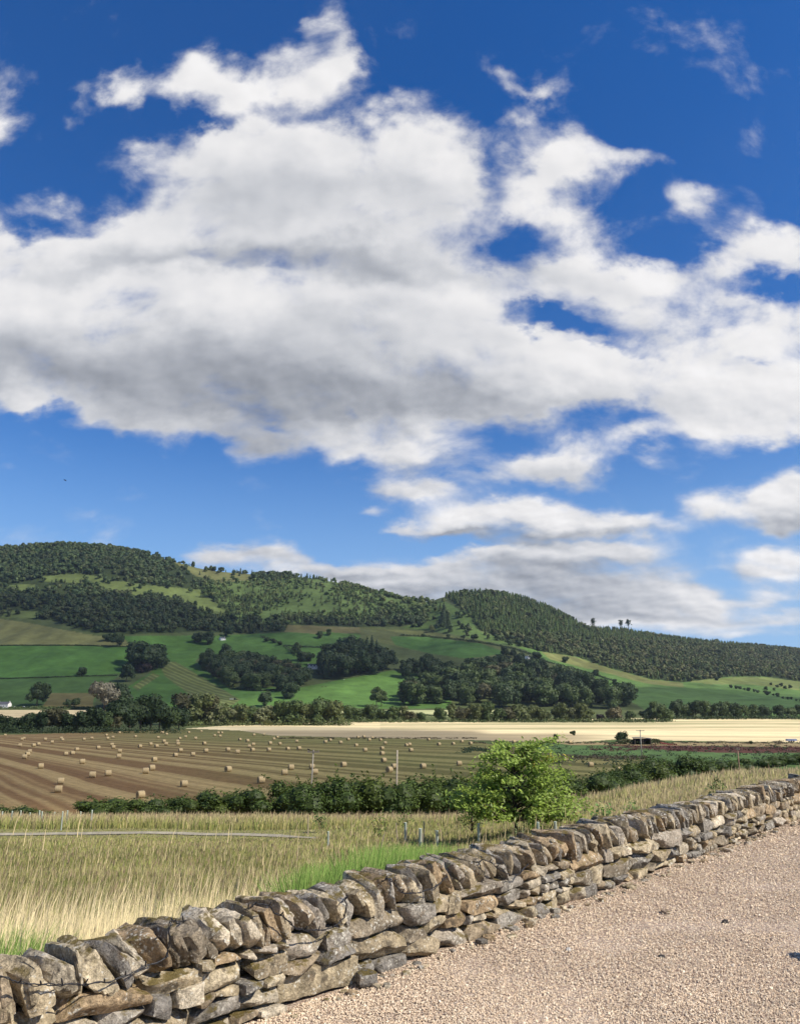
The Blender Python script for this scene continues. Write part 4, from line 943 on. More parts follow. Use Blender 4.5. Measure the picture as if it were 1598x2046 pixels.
def small_sapling(px, pyb, pts, label, nleaf, size, thick, green=(.14, .19, .045)):
    Y0 = hit(px, pyb)[1]; Y0 = min(max(Y0, 16), 36); X0 = float(ue(px, pyb)[0] * Y0); z0 = gz1(X0, Y0); rng = np.random.default_rng(int(px)); mb = MB()
    g = thing('young_tree', label, 'tree', (X0, Y0, z0)); zp = lambda x, py: float(ue(x, py)[1] * Y0 - (z0 - EYE)); xp = lambda x, py: float(ue(x, py)[0] * Y0 - X0)
    top = min(pts, key=lambda p: p[1]); mb.tube([(0, 0, -.1), (.0, 0, zp(px, (pyb + top[1]) / 2)), (xp(*top), 0, zp(*top))], [thick, thick * .8, thick * .3], 6, (.7, .65, .6))
    P = []
    for p in pts:
        e = np.array((xp(*p), rng.normal() * .15, zp(*p))); b = np.array((0, 0, max(.2, e[2] - .25 - abs(e[0]) * .5))); mb.tube([tuple(b), tuple(e)], [thick * .35, thick * .1], 4, (.7, .65, .6))
        t = rng.uniform(.35, 1.05, (nleaf, 1)); P.append(b + (e - b) * t + rng.normal(size=(nleaf, 3)) * size * 1.5)
    mb.build('trunk', [BARK], g, True); P = np.concatenate(P); q, c = leaf_cloud(rng, P, np.tile((.2, -.3, 1.), (len(P), 1)) + rng.normal(size=P.shape) * .6, size, green, .4, .08); n = len(q)
    link('leaves', mesh_np('young_leaves', q.reshape(-1, 3), np.arange(4 * n).reshape(n, 4), c, [LEAF]), g)
small_sapling(943, 1672, [(920,1622),(928,1605),(940,1596),(955,1600),(935,1630),(962,1625),(950,1640),(918,1636),(968,1638),(945,1618)], 'small thin oak left of the bushy sapling with dark trunk', 46, .055, .05)
small_sapling(757, 1690, [(748,1630),(760,1622),(752,1644),(765,1640),(744,1652),(770,1652),(757,1660)], 'tiny sparse sapling growing out of a leaning white guard', 16, .05, .012)
small_sapling(810, 1672, [(800,1628),(815,1620),(822,1634),(804,1638),(812,1645)], 'tiny sapling with round leaves above a pale tree guard', 16, .05, .012)

# ---- tree guards and stakes in the meadow
GUARD_M = simple_mat('guard_plastic', None, .5, 3, .12, trans=.25)
def guard(px, top, bot, wpx, lab, grp, colr, lean=0.0, nm='tree_guard', cat='tree guard'):
    Yg = hit(px, bot)[1]; Yg = max(Yg, 12); X = float(ue(px, bot)[0] * Yg); z = gz1(X, Yg); zt = float(ue(px, top)[1] * Yg) + EYE - z
    r = max(wpx / FOC * Yg * .5, .012); mb = MB(); n = 10
    if nm == 'tree_guard':
        V = [];F = []
        for i, (rr_, h) in enumerate([(r, -.1), (r, zt * .97), (r * 1.12, zt * .985), (r * 1.12, zt), (r * .8, zt), (r * .8, zt * .5)]):
            for k in range(n): a = 6.2832 * k / n; V.append((rr_ * math.cos(a) + lean * max(h, 0), rr_ * math.sin(a), h))
        for i in range(5):
            for k in range(n): F.append((i * n + k, i * n + (k + 1) % n, (i + 1) * n + (k + 1) % n, (i + 1) * n + k))
        mb.add(V, F, colr); mb.box(r * 1.05, r * 1.6, -.015, .015, -.1, zt * .8, (.32, .26, .18))
    else: mb.tube([(0, 0, -.1), (lean * zt, 0, zt)], [r, r * .9], 6, colr)
    o = mb.build(nm, [GUARD_M], None, nm == 'tree_guard', loc=(X, Yg, z)); tag(o, lab, cat, grp)
PG = (.60, .66, .56)
for k, (x, t_, b) in enumerate([(2,1622,1650),(21,1621,1656),(39,1620,1648),(58,1624,1646),(76,1620,1653),(81,1622,1656),(107,1623,1648),(122,1622,1660),(132,1620,1655),(159,1622,1650),(181,1619,1656)]):
    guard(x, t_, b, 2.6, f"pale green tree guard, {ordw(k + 1)} from the left in the far left row", 'pale tree guards in the left meadow', PG)
for x, t_, b, wd, lab in [(655,1662,1700,3.6,'lone pale tree guard left of the tiny saplings'),(810,1644,1692,4.6,'pale tree guard under the tiny round-leaved sapling'),(840,1656,1702,6,'short stout white tree guard beyond the wall'),(873,1660,1700,5.5,'short pale tree guard left of the thin oak'),(957,1646,1692,5,'pale green tree guard right beside the thin oak trunk'),(1076,1643,1690,5,'pale green tree guard right of the bushy sapling'),(1111,1642,1690,5,'second pale tree guard right of the bushy sapling')]:
    guard(x, t_, b, wd, lab, 'pale tree guards behind the wall', PG)
for x, t_, b, ln, lab in [(758,1667,1705,.25,'leaning whitish stake below the tiny sparse sapling'),(795,1645,1690,-.1,'thin wooden stake left of the pale tree guard'),(846,1641,1690,.02,'thin upright wooden stake above the stout white guard'),(615,1634,1672,.0,'thin whitish stake in front of the long hedge')]:
    guard(x, t_, b, 2.2, lab, 'wooden stakes in the meadow', (.55, .45, .32), ln, 'wooden_stake', 'stake')

# ---- poles
WOOD = simple_mat('weathered_wood', None, .9, 3, .3, .5, 14, .02)
def pole(px, top, dist, r, lab, arms=(), colr=(.34, .29, .23), lean=0.0):
    X = float(ue(px, top)[0] * dist); z0 = gz1(X, dist); H = float(ue(px, top)[1] * dist) + EYE - z0
    g = thing('utility_pole', lab, 'pole', (X, dist, z0)); mb = MB(); mb.tube([(-lean, 0, -.5), (-lean * .5, 0, H * .5), (0, 0, H)], [r * 1.25, r * 1.1, r], 9, colr); mb.build('pole_shaft', [WOOD], g, True)
    for (dz, half) in arms:
        a = MB(); a.box(-half, half, -.06 - r, .06 - r, H - dz - .07, H - dz + .07, (.20, .17, .14)); ar = a.build('crossarm', [WOOD], g)
        for sx in (-.9, 0, .9):
            i = MB(); i.tube([(sx * half, -r, H - dz + .07), (sx * half, -r, H - dz + .2), (sx * half, -r, H - dz + .27)], [.03, .06, .03], 7, (.25, .2, .17)); i.build('insulator', [WOOD], ar)
    return X, dist, z0 + H
pole(793.5, 1499, 100, .085, 'bare whitish wooden pole rising behind the long hedge', (), (.36, .31, .24), .12)
pl = pole(626, 1499, 112, .085, 'thin grey pole with a small crossarm behind the hedge', [(.25, .75)], (.30, .27, .22), .25)
pole(1278.5, 1459, 236, .13, 'tall grey pole with a wide crossarm beside the dark shed', [(.2, 1.15)], (.42, .37, .30))
pole(1473, 1496, 140, .10, 'short brown pole behind the right meadow edge', [(.1, .3)], (.26, .17, .11))
# crow perched on the thin pole, bird in the sky
def bird(name, lab, loc, s, flying, rz=0):
    b = bpy.data.meshes.new(name); V = [(-.22, 0, 0), (-.12, 0, .03), (0, 0, .05), (.12, 0, .09), (.19, 0, .12), (.26, 0, .11)]; E = [(i, i + 1) for i in range(5)]; rad = [.02, .05, .085, .075, .045, .012]
    if flying: V += [(.02, .22, .10), (-.05, .48, .05), (.02, -.22, .10), (-.05, -.48, .05)]; E += [(2, 6), (6, 7), (2, 8), (8, 9)]; rad += [.05, .015, .05, .015]
    else: V += [(.0, .035, -.12), (.0, -.035, -.12), (-.34, 0, -.06)]; E += [(2, 6), (2, 7), (0, 8)]; rad += [.012, .012, .03]
    b.from_pydata(V, E, []); o = tag(link(name, b, None, loc, rz, s), lab, 'bird')
    m = o.modifiers.new('skin', 'SKIN'); [setattr(v, 'radius', (r, r * (.5 if flying and i > 5 else 1))) for i, (v, r) in enumerate(zip(b.skin_vertices[0].data, rad))] if b.skin_vertices else None
    o.modifiers.new('sub', 'SUBSURF').render_levels = 1; b.materials.append(simple_mat('black_feather', (.012, .012, .014), .6)); return o
def skin_bird(*a, **k):
    o = bird(*a, **k)
    return o
crow = bird('crow', 'black crow perched on the thin grey pole behind the hedge', (pl[0] - .6, pl[1], pl[2] + .0), 1.1, False, R(160))
_bx, _be_ = ue(130, 960); bird('flying_bird', 'tiny dark bird flying in the open sky above the left hill', (float(_bx) * 150, 150, float(_be_) * 150 + EYE), 1.2, True, R(200))

# ------------------------------------------------------------------ farm buildings, shed, vehicles, animals
PAINT = simple_mat('farm_paint', None, .8, .6, .12, .2, 5, .02); GLASS = simple_mat('dark_glass', (.02, .024, .03), .2, 1, .1, spec=.5); SLATE = simple_mat('slate', (.085, .088, .10), .8, 1.2, .25, .4, 4, .05)
def house(px, py, dist_off, L, D, Hw, Hr, rz, label, wings=(), wall=(.72, .70, .66), chim=2, name='cottage', dormers=0, nwin=3):
    X, Y = hit(px, py); Y += dist_off; z = gz1(X, Y)
    g = thing(name, label, 'house', (X, Y, z), rz)
    def gable(mb, x0, x1, y0, y1, h, r, c):
        ym = (y0 + y1) / 2
        mb.add([(x0, y0, -2), (x1, y0, -2), (x1, y1, -2), (x0, y1, -2), (x0, y0, h), (x1, y0, h), (x1, y1, h), (x0, y1, h), (x0, ym, h + r), (x1, ym, h + r)],
               [(0, 1, 5, 4), (2, 3, 7, 6), (1, 2, 6, 9, 5), (3, 0, 4, 8, 7)], c)
    def roof(mb, x0, x1, y0, y1, h, r):
        ym = (y0 + y1) / 2; o = .35; s = r / (ym - y0) * o
        for ya in (y0 - o, y1 + o):
            mb.add([(x0 - .2, ya, h - s), (x1 + .2, ya, h - s), (x1 + .2, ym, h + r + .03), (x0 - .2, ym, h + r + .03), (x0 - .2, ya, h - s + .16), (x1 + .2, ya, h - s + .16), (x1 + .2, ym, h + r + .19), (x0 - .2, ym, h + r + .19)],
                   [(0, 1, 2, 3), (4, 7, 6, 5), (0, 4, 5, 1), (1, 5, 6, 2), (3, 2, 6, 7), (0, 3, 7, 4)])
    w_ = MB(); gable(w_, -L / 2, L / 2, -D / 2, D / 2, Hw, Hr, wall); w_.build('walls', [PAINT], g)
    r_ = MB(); roof(r_, -L / 2, L / 2, -D / 2, D / 2, Hw, Hr); ro = r_.build('roof', [SLATE], g)
    for s in ((-1, 1) if chim == 2 else (1,)):
        c = MB(); c.box(s * (L / 2 - .6) - .4, s * (L / 2 - .6) + .4, -.35, .35, Hw + Hr - .5, Hw + Hr + 1.0, wall); c.build('chimney', [PAINT], ro)
    for k in range(nwin):
        x = -L / 2 + L * (k + .5) / nwin
        f = MB(); f.box(x - .55, x + .55, -D / 2 - .06, -D / 2 + .02, 1.0, 2.3, (.8, .8, .78)); fr = f.build('window', [PAINT], g)
        p = MB(); p.box(x - .45, x + .45, -D / 2 - .075, -D / 2 - .05, 1.1, 2.2); p.build('pane', [GLASS], fr)
    d = MB(); d.box(-.15 - L / nwin * .5, .8 - L / nwin * .5, -D / 2 - .07, -D / 2, 0, 2.1, (.18, .12, .09)); d.build('door', [PAINT], g)
    for k in range(dormers):
        x = -L / 2 + L * (k + .5) / dormers; dm = MB()
        dm.add([(x - .9, -D / 2 - .15, Hw - .2), (x + .9, -D / 2 - .15, Hw - .2), (x + .9, -D / 2 - .15, Hw + 1.1), (x, -D / 2 - .15, Hw + 2.1), (x - .9, -D / 2 - .15, Hw + 1.1), (x - .9, 0, Hw - .2), (x + .9, 0, Hw - .2), (x + .9, 0, Hw + 1.1), (x, 0, Hw + 2.1), (x - .9, 0, Hw + 1.1)],
               [(0, 1, 2, 3, 4), (1, 6, 7, 2), (0, 4, 9, 5), (2, 7, 8, 3), (4, 3, 8, 9)], wall); dm.build('dormer', [PAINT], g)
    return g
house(8, 1414, 0, 15, 7.5, 4.2, 2.6, R(-8), 'white farmhouse with a dark roof at the left edge beyond the straw strip', nwin=4, name='farmhouse')
house(444, 1279, 0, 11, 6, 3.0, 2.6, R(50), 'small white cottage under the dark wood high on the hillside', chim=1, nwin=2)
house(625, 1336, 0, 16, 7.5, 3.4, 3.2, R(4), 'grey roofed house with white dormers among the dark trees', dormers=3)
house(1053, 1318, 0, 10, 6.5, 3.2, 2.9, R(58), 'white gabled cottage below the dome shaped wood', chim=1, nwin=2)

def car(px, py, label, colr, rz):
    X, Y = hit(px, py); g = thing('parked_car', label, 'car', (X, Y, gz1(X, Y)), rz, 'cars parked by the farmhouse')
    b = MB(); prof = [(-2.1, .35), (-2.1, .85), (-1.6, .95), (-1.0, 1.45), (.6, 1.48), (1.2, .98), (2.05, .82), (2.1, .35)]
    V = [(x, s, z) for s in (-.82, .82) for x, z in prof]; n = len(prof); b.add(V, [tuple(range(n)), tuple(range(n, 2 * n))[::-1]] + [(i, i + n, (i + 1) % n + n, (i + 1) % n) for i in range(n)], colr); b.build('body', [PAINT], g)
    w2 = MB(); w2.add([(-1.35, -.84, 1.0), (1.0, -.84, 1.0), (.55, -.84, 1.4), (-.95, -.84, 1.4)], [(0, 1, 2, 3)]); w2.build('side_window', [GLASS], g)
    for x in (-1.3, 1.3):
        for y in (-.75, .75): t = MB(); t.tube([(x, y - .1, .32), (x, y + .1, .32)], .32, 12, (.02, .02, .02)); t.build('wheel', [PAINT], g)
car(28, 1414, 'silver car parked nearest the white farmhouse', (.55, .57, .6), R(5)); car(47, 1414, 'white car parked farther right of the white farmhouse', (.75, .76, .78), R(-4))

def tractor():
    X, Y = hit(470, 1399); g = thing('tractor', 'small dark tractor pulling a pale trailer on the mown field', 'tractor', (X, Y, gz1(X, Y)), R(-6)); c = (.10, .16, .06)
    b = MB(); b.box(.2, 2.3, -.45, .45, .8, 1.5, c); b.build('bonnet', [PAINT], g); b = MB(); b.box(-1.2, .2, -.75, .75, 1.0, 2.7, (.03, .04, .04)); b.box(-1.3, .3, -.85, .85, 2.7, 2.82, c); b.build('cab', [PAINT], g)
    for x, r in ((-.9, .85), (1.7, .5)):
        for y in (-.85, .85): t = MB(); t.tube([(x, y - .2, r), (x, y + .2, r)], r, 14, (.02, .02, .02)); t.build('wheel', [PAINT], g)
    t = MB(); t.box(-7.2, -2.2, -1.1, 1.1, .8, 1.9, (.6, .58, .5)); t.box(-2.2, -1.2, -.08, .08, .7, .85, (.2, .2, .2)); t.build('trailer', [PAINT], g)
tractor()
def trailer():
    X, Y = hit(1581, 1483); g = thing('farm_trailer', 'long low blue-grey trailer parked at the edge of the straw field', 'trailer', (X, Y, gz1(X, Y)), R(3))
    b = MB(); b.box(-1.9, 1.9, -.9, .9, .45, 1.15, (.24, .28, .42)); b.box(-1.95, 1.95, -.95, .95, 1.1, 1.2, (.3, .33, .45)); b.build('body', [PAINT], g); b = MB(); b.box(1.9, 3.0, -.06, .06, .5, .6, (.1, .1, .1)); b.build('drawbar', [PAINT], g)
    for x in (-.5, .5):
        for y in (-.85, .85): t = MB(); t.tube([(x, y - .1, .33), (x, y + .1, .33)], .33, 12, (.02, .02, .02)); t.build('wheel', [PAINT], g)
trailer()

def shed():
    X, Y = hit(1283, 1488); z = gz1(X, Y); g = thing('field_shed', 'dark open-fronted shed sunk into a weedy bank beside the tall pole', 'shed', (X, Y, z), R(-4))
    dk = (.030, .030, .038)
    b = MB(); b.box(-3.1, 3.1, 1.2, 1.35, -.3, 2.15, dk); b.box(-3.1, -2.95, -1.3, 1.2, -.3, 2.2, dk); b.box(2.95, 3.1, -1.3, 1.2, -.3, 1.9, dk); b.build('walls', [PAINT], g)
    r_ = MB(); n = 24
    V = []; 
    for i in range(n + 1):
        x = -3.5 + 7.1 * i / n; zz = 2.35 - .35 * max(0, (i / n - .55)) * 2 + .04 * (i % 2)
        V += [(x, -1.6, zz + .05), (x, 1.6, zz + .25), (x, -1.6, zz - .02), (x, 1.6, zz + .18)]
    F = [q for i in range(n) for q in ((4 * i, 4 * i + 4, 4 * i + 5, 4 * i + 1), (4 * i + 2, 4 * i + 3, 4 * i + 7, 4 * i + 6), (4 * i, 4 * i + 2, 4 * i + 6, 4 * i + 4), (4 * i + 1, 4 * i + 5, 4 * i + 7, 4 * i + 3))] + [(0, 1, 3, 2), (4 * n, 4 * n + 2, 4 * n + 3, 4 * n + 1)]
    r_.add(V, F, (.085, .080, .085)); r_.build('roof', [PAINT], g)
    for x in (-2.9, 0, 2.9): p = MB(); p.box(x - .09, x + .09, -1.45, -1.27, -.3, 2.2, (.12, .10, .08)); p.build('post', [WOOD], g)
    # weedy bank around it
    rng = np.random.default_rng(4); n = 2600; Xs = rng.uniform(-12, 13, n); hh = 1.9 * np.exp(-((np.abs(Xs) - 5.2) / 4.5) ** 2); P = np.stack([X + Xs, Y + 2.2 + rng.normal(size=n) * 1.6, z + hh * rng.random(n) ** .6 + .1], 1)
    q = cards(P, rng.normal(size=(n, 3)) * .7 + (0, -.4, .8), np.full(n, .28), rng, .7, .1); c = np.where((rng.random(n) < .25)[:, None], (.16, .12, .06), (.06, .085, .03)) * (.7 + .6 * rng.random((n, 1)))
    stuff(link('weedy_bank', mesh_np('weedy_bank', q.reshape(-1, 3), np.arange(4 * n).reshape(n, 4), np.repeat(c, 4, 0), [LEAF])))
    X2, Y2 = hit(1336, 1489); d = MB(); d.tube([(-3.2, .2, .9), (0, 0, .35), (3.0, -.2, .2)], .16, 7, (.22, .055, .045)); d.tube([(-2.8, -.2, .5), (2.6, .1, .15)], .12, 6, (.20, .05, .04)); d.box(-.5, 1.2, -.3, .3, .0, .45, (.18, .05, .04))
    tag(d.build('scrap_pile', [PAINT], None, loc=(X2, Y2, gz1(X2, Y2))), 'rusty red scrap lying right of the dark shed', 'scrap')
shed()
add_tree(1243, 1485, 22, 'bush', 'dark', 'dark round bush left of the dark shed', None, 'bush', rng=rr)
for x, y, h, lab in [(1110,1478,10,'small dark bush left on the edge of the straw field'),(1144,1470,9,'tiny pointed bush standing alone in the straw field'),(1500,1487,6,'tiny brown bush on the straw field edge near the trailer')]:
    add_tree(x, y, h, 'bush', 'dark', lab, None, 'bush', parts=False, rng=rr)
def rushes():
    """tussocks and docks in the rough pasture"""
    rng = np.random.default_rng(6); V = []; C = []
    spots = [(rng.uniform(1085, 1640), rng.uniform(1489, 1530), 0) for _ in range(190)] + [(rng.uniform(1180, 1660), rng.normal() * 2.8 + 1497 + 0, 1) for _ in range(240)] + [(rng.uniform(1085, 1290), rng.normal() * 2 + 1515 + 0, 2) for _ in range(110)] + [(rng.uniform(912, 1010), rng.normal() * 2.4 + 1500, 0) for _ in range(60)] + [(rng.uniform(940, 1640), rng.normal() * 1.2 + 1485, 2) for _ in range(200)] + [(rng.uniform(545, 950), 1476 + rng.normal() * .5, 2) for _ in range(120)]
    for x, y, kind in spots:
        X, Y = hit(x, y); k = 16; s = rng.uniform(.35, .9) * (1.0 if kind == 0 else .8); P = np.stack([X + rng.normal(size=k) * s * 1.1, Y + rng.normal(size=k) * s, gz1(X, Y) + rng.random(k) * s * .8], 1)
        V.append(cards(P, rng.normal(size=(k, 3)) * .6 + (0, -.6, .6), np.full(k, .24), rng, .7, .1)); b = [(.036, .060, .024), (.085, .036, .026), (.075, .062, .032)][kind]
        C.append(np.repeat(np.array(b) * (.7 + .6 * rng.random((k, 1))), 4, 0))
    V = np.concatenate(V); n = len(V); stuff(link('rushes', mesh_np('rushes', V.reshape(-1, 3), np.arange(4 * n).reshape(n, 4), np.concatenate(C), [LEAF])))
rushes()

def cow(px, py, label, colr, rz, s=1.0, name='cow'):
    X, Y = hit(px, py); me = bpy.data.meshes.new(name)
    V = [(-.75, 0, 1.05), (-.3, 0, 1.02), (.2, 0, 1.0), (.65, 0, 1.08), (.95, 0, 1.05), (1.2, 0, .75), (1.35, 0, .5)]; E = [(i, i + 1) for i in range(6)]; rad = [.26, .33, .35, .30, .19, .15, .09]
    for (j, x, y) in ((0, -.8, .2), (0, -.75, -.2), (3, .6, .2), (3, .68, -.2)):
        b = len(V); V += [(x, y, .72), (x - .04, y, .4), (x, y, .02)]; E += [(j, b), (b, b + 1), (b + 1, b + 2)]; rad += [.13, .065, .06]
    b = len(V); V += [(-1.05, 0, .95), (-1.1, 0, .5)]; E += [(0, b), (b, b + 1)]; rad += [.05, .025]
    me.from_pydata(V, E, []); o = tag(link(name, me, None, (X, Y, gz1(X, Y)), rz, s), label, name)
    o.modifiers.new('skin', 'SKIN'); [setattr(v, 'radius', (r, r)) for v, r in zip(me.skin_vertices[0].data, rad)]
    o.modifiers.new('sub', 'SUBSURF').render_levels = 1; me.materials.append(simple_mat(name + '_hide', colr, .8, 2, .15)); return o
cow(644, 1374, 'reddish cow grazing, left of the pair in the bright lower pasture', (.10, .045, .03), R(170)); cow(651, 1373, 'reddish cow grazing, right of the pair in the bright lower pasture', (.08, .035, .025), R(200)); cow(687, 1359, 'lone pale sheep in the bright pasture below the conifer clump', (.6, .58, .52), R(20), .8, 'sheep')

# ------------------------------------------------------------------ unseen clouds, added and outlined to cast the shadows on the valley
def cloud_mat(op):
    m, nt, out = new_mat('shading_cloud'); d = nt.new('ShaderNodeBsdfDiffuse'); d.inputs[0].default_value = (.9, .9, .92, 1); t = nt.new('ShaderNodeBsdfTransparent'); x = nt.new('ShaderNodeMixShader'); x.inputs[0].default_value = op
    nt.l.new(t.outputs[0], x.inputs[1]); nt.l.new(d.outputs[0], x.inputs[2]); nt.l.new(x.outputs[0], out.inputs[0]); return m
def shade_cloud(poly, op=.5, alt=2300.0, seed=0):
    pts = [hit(x, y) for x, y in poly]; C = []
    for (X, Y) in pts:
        z = gz1(X, Y); t = (alt - z) / SUN.z; C.append((X + SUN.x * t, Y + SUN.y * t))
    # densify and ruffle the outline
    rg = random.Random(seed); P = []
    for i in range(len(C)):
        a, b = np.array(C[i]), np.array(C[(i + 1) % len(C)]); L = np.linalg.norm(b - a); k = max(1, int(L / 25))
        for j in range(k): P.append(a + (b - a) * j / k + np.array((rg.uniform(-1, 1), rg.uniform(-1, 1))) * min(7, L / k * .3))
    bm = bmesh.new(); vs = [bm.verts.new((x, y, alt)) for x, y in P]; f = bm.faces.new(vs); cx, cyy = np.mean(P, 0)
    ret = bmesh.ops.extrude_face_region(bm, geom=[f])
    for v in ret['geom']:
        if isinstance(v, bmesh.types.BMVert): v.co = (cx + (v.co.x - cx) * .86, cyy + (v.co.y - cyy) * .86, alt + 60 + rg.uniform(-12, 12))
    bmesh.ops.triangulate(bm, faces=bm.faces)
    me = bpy.data.meshes.new('cloud'); bm.to_mesh(me); bm.free(); me.materials.append(cloud_mat(op))
    struct(link('cloud', me))
SHADES = [
 [(-300,1466),(60,1464),(330,1458),(480,1463),(560,1452),(800,1456),(980,1466),(1010,1480),(1200,1520),(1330,1535),(1150,1560),(700,1606),(400,1608),(200,1609),(-300,1612)],   # stubble field
 [(-500,1195),(60,1188),(180,1192),(300,1202),(420,1222),(520,1236),(580,1250),(575,1268),(640,1256),(760,1258),(960,1285),(1080,1310),(1200,1345),(1160,1362),(900,1362),(800,1340),(640,1372),(560,1388),(470,1398),(200,1412),(-500,1414)],   # dark wood and pastures
 [(-400,1432),(240,1436),(345,1432),(330,1455),(100,1462),(-400,1466)],      # left river trees
 [(1100,1385),(1180,1372),(1240,1374),(1300,1378),(1420,1374),(1530,1388),(1700,1406),(1700,1418),(1290,1417),(1150,1410)],
]
SHADES.append([(-500,1060),(60,1070),(260,1095),(360,1130),(400,1165),(300,1160),(180,1150),(90,1152),(0,1165),(60,1190),(-500,1192)])
SHADES.append([(520,1200),(700,1190),(880,1215),(960,1255),(800,1258),(640,1250),(560,1240)])
for i, (p, op) in enumerate(zip(SHADES, (.19, .27, .34, .28, .08, .10))): shade_cloud(p, op, seed=i)

# ------------------------------------------------------------------ dry stone wall
def rock_mat():
    m, nt, out = new_mat('field_stone'); co = nt.new('ShaderNodeTexCoord').outputs['Object']; tint = nt.attr('Col')
    geo = nt.new('ShaderNodeNewGeometry'); up = nt.new('ShaderNodeSeparateXYZ'); nt.l.new(geo.outputs['Normal'], up.inputs[0])
    n1 = nt.noise(co, 11, 6, .68); n2 = nt.noise(co, 55, 5, .72); n3 = nt.noise(nt.vmath('ADD', co, (3.1, 7.7, 1.2)), 11, 4, .6)
    f = nt.math('MULTIPLY', nt.map(n1, .28, .72, .42, 1.55), nt.map(n2, .28, .72, .48, 1.5)); cb = nt.new('ShaderNodeCombineXYZ'); [nt.l.new(f, cb.inputs[i]) for i in range(3)]
    c = nt.vmath('MULTIPLY', tint, cb.outputs[0])
    c = nt.mix(nt.map(n3, .54, .66, 0, .75, True), c, (.085, .070, .052))                           # dark weathering
    c = nt.mix(nt.map(nt.noise(co, 5.0, 4, .6), .60, .72, 0, .5, True), c, (.30, .205, .115))       # rusty bloom
    v = nt.new('ShaderNodeTexVoronoi'); v.inputs['Scale'].default_value = 38; nt.l.new(nt.vmath('MULTIPLY_ADD', nt.noise(co, 30, 3, .6, 'Color'), (.05, .05, .05), co), v.inputs['Vector'])
    lich = nt.math('MULTIPLY', nt.map(v.outputs['Distance'], .24, .40, 1, 0), nt.map(nt.noise(co, 7.0, 4, .65), .47, .58, 0, .9, True))
    c = nt.mix(lich, c, (.60, .57, .48))                                                            # pale lichen
    moss = nt.math('MULTIPLY', nt.map(up.outputs[2], .25, .8, 0, 1), nt.map(nt.noise(co, 8, 5, .65), .50, .60, 0, .9, True))
    c = nt.mix(moss, c, nt.mix(n2, (.065, .050, .014), (.17, .125, .032)))                          # moss on the tops
    h = nt.math('ADD', nt.math('MULTIPLY', n1, .9), nt.math('MULTIPLY', n2, .42))
    finish(nt, out, c, .92, nt.bump(h, .95, .035), .15)
    return m
ROCK = rock_mat()
def cube_sphere(n):
    g = np.linspace(-1, 1, n + 1); V = []; F = []; key = {}
    def vid(p):
        k = tuple(np.round(p, 5)); 
        if k not in key: key[k] = len(V); V.append(p)
        return key[k]
    for ax in range(3):
        for sg in (-1, 1):
            for i in range(n):
                for j in range(n):
                    q = [vid(np.roll(np.array([a, b, sg], float), ax)) for a, b in ((g[i], g[j]), (g[i + 1], g[j]), (g[i + 1], g[j + 1]), (g[i], g[j + 1]))]
                    F.append(q if sg > 0 else q[::-1])
    return np.array(V), np.array(F)
CSV, CSF = cube_sphere(9)
def stone_pts(rng, half, k=.30, cuts=8, rough=.10, slab=None):
    p = CSV.copy(); s = p / np.linalg.norm(p, axis=1, keepdims=True)
    p = p * (1 - k) + s * k * 1.22
    for i in range(cuts):
        n = rng.normal(size=3); n /= np.linalg.norm(n); d = rng.uniform(.78, 1.12); ov = np.maximum(p @ n - d, 0)[:, None]; p = p - ov * n
    half = np.asarray(half, float); w = p * half
    o = rng.uniform(0, 100, 3); sc = 9.0
    d1 = np.stack([fbm(w * sc + o + i * 31, 4, 3) - .5 for i in range(3)], 1); d2 = np.stack([fbm(w * 34 + o + i * 17, 2, 5) - .5 for i in range(3)], 1)
    w = w + d1 * rough * half.min() * 4.0 + d2 * rough * half.min() * 1.0
    if slab is not None: w[:, 0] += (np.sign(fbm(np.stack([w[:, 0] * 60, w[:, 1] * 4, w[:, 2] * 4], 1) + o, 2, 8) - .5)) * slab
    return w
TONES = np.array([(.31,.25,.165),(.38,.315,.205),(.42,.35,.225),(.26,.22,.155),(.30,.275,.225),(.47,.40,.265),(.36,.27,.16),(.215,.20,.17),(.40,.35,.27),(.52,.455,.33)]) * np.array((.96, .94, .95))
def wall_frame(s):
    x, y = np.interp(s, WS, WX), np.interp(s, WS, WY); x2, y2 = np.interp(s + .05, WS, WX), np.interp(s + .05, WS, WY); x1, y1 = np.interp(s - .05, WS, WX), np.interp(s - .05, WS, WY)
    t = np.array((x2 - x1, y2 - y1)); t /= np.linalg.norm(t); return np.array((x, y)), t, np.array((t[1], -t[0]))
def place(w, s, b, z, lean=0.0, yaw=0.0, pitch=0.0):
    cl, sl = math.cos(lean), math.sin(lean); x = w[:, 0] * cl - w[:, 2] * sl; zz = w[:, 0] * sl + w[:, 2] * cl; y = w[:, 1]
    cp, sp = math.cos(pitch), math.sin(pitch); y, zz = y * cp - zz * sp, y * sp + zz * cp
    cw, sw = math.cos(yaw), math.sin(yaw); x, y = x * cw - y * sw, x * sw + y * cw
    P, T, N = wall_frame(s); return np.stack([P[0] + T[0] * x + N[0] * (b + y), P[1] + T[1] * x + N[1] * (b + y), z + zz], 1)
def rock_mesh(name, Vs, Fs, C):
    me = mesh_np(name, Vs, Fs, C, [ROCK], True)
    try: me.set_sharp_from_angle(angle=R(32))
    except Exception: pass
    return me
S0 = float(np.interp(-2.45, WX, WS)); S1 = float(np.interp(8.0, WX, WS))
wall = thing('dry_stone_wall', 'low dry stone wall with leaning coping stones between gravel and meadow', 'wall', (0, 0, 0))
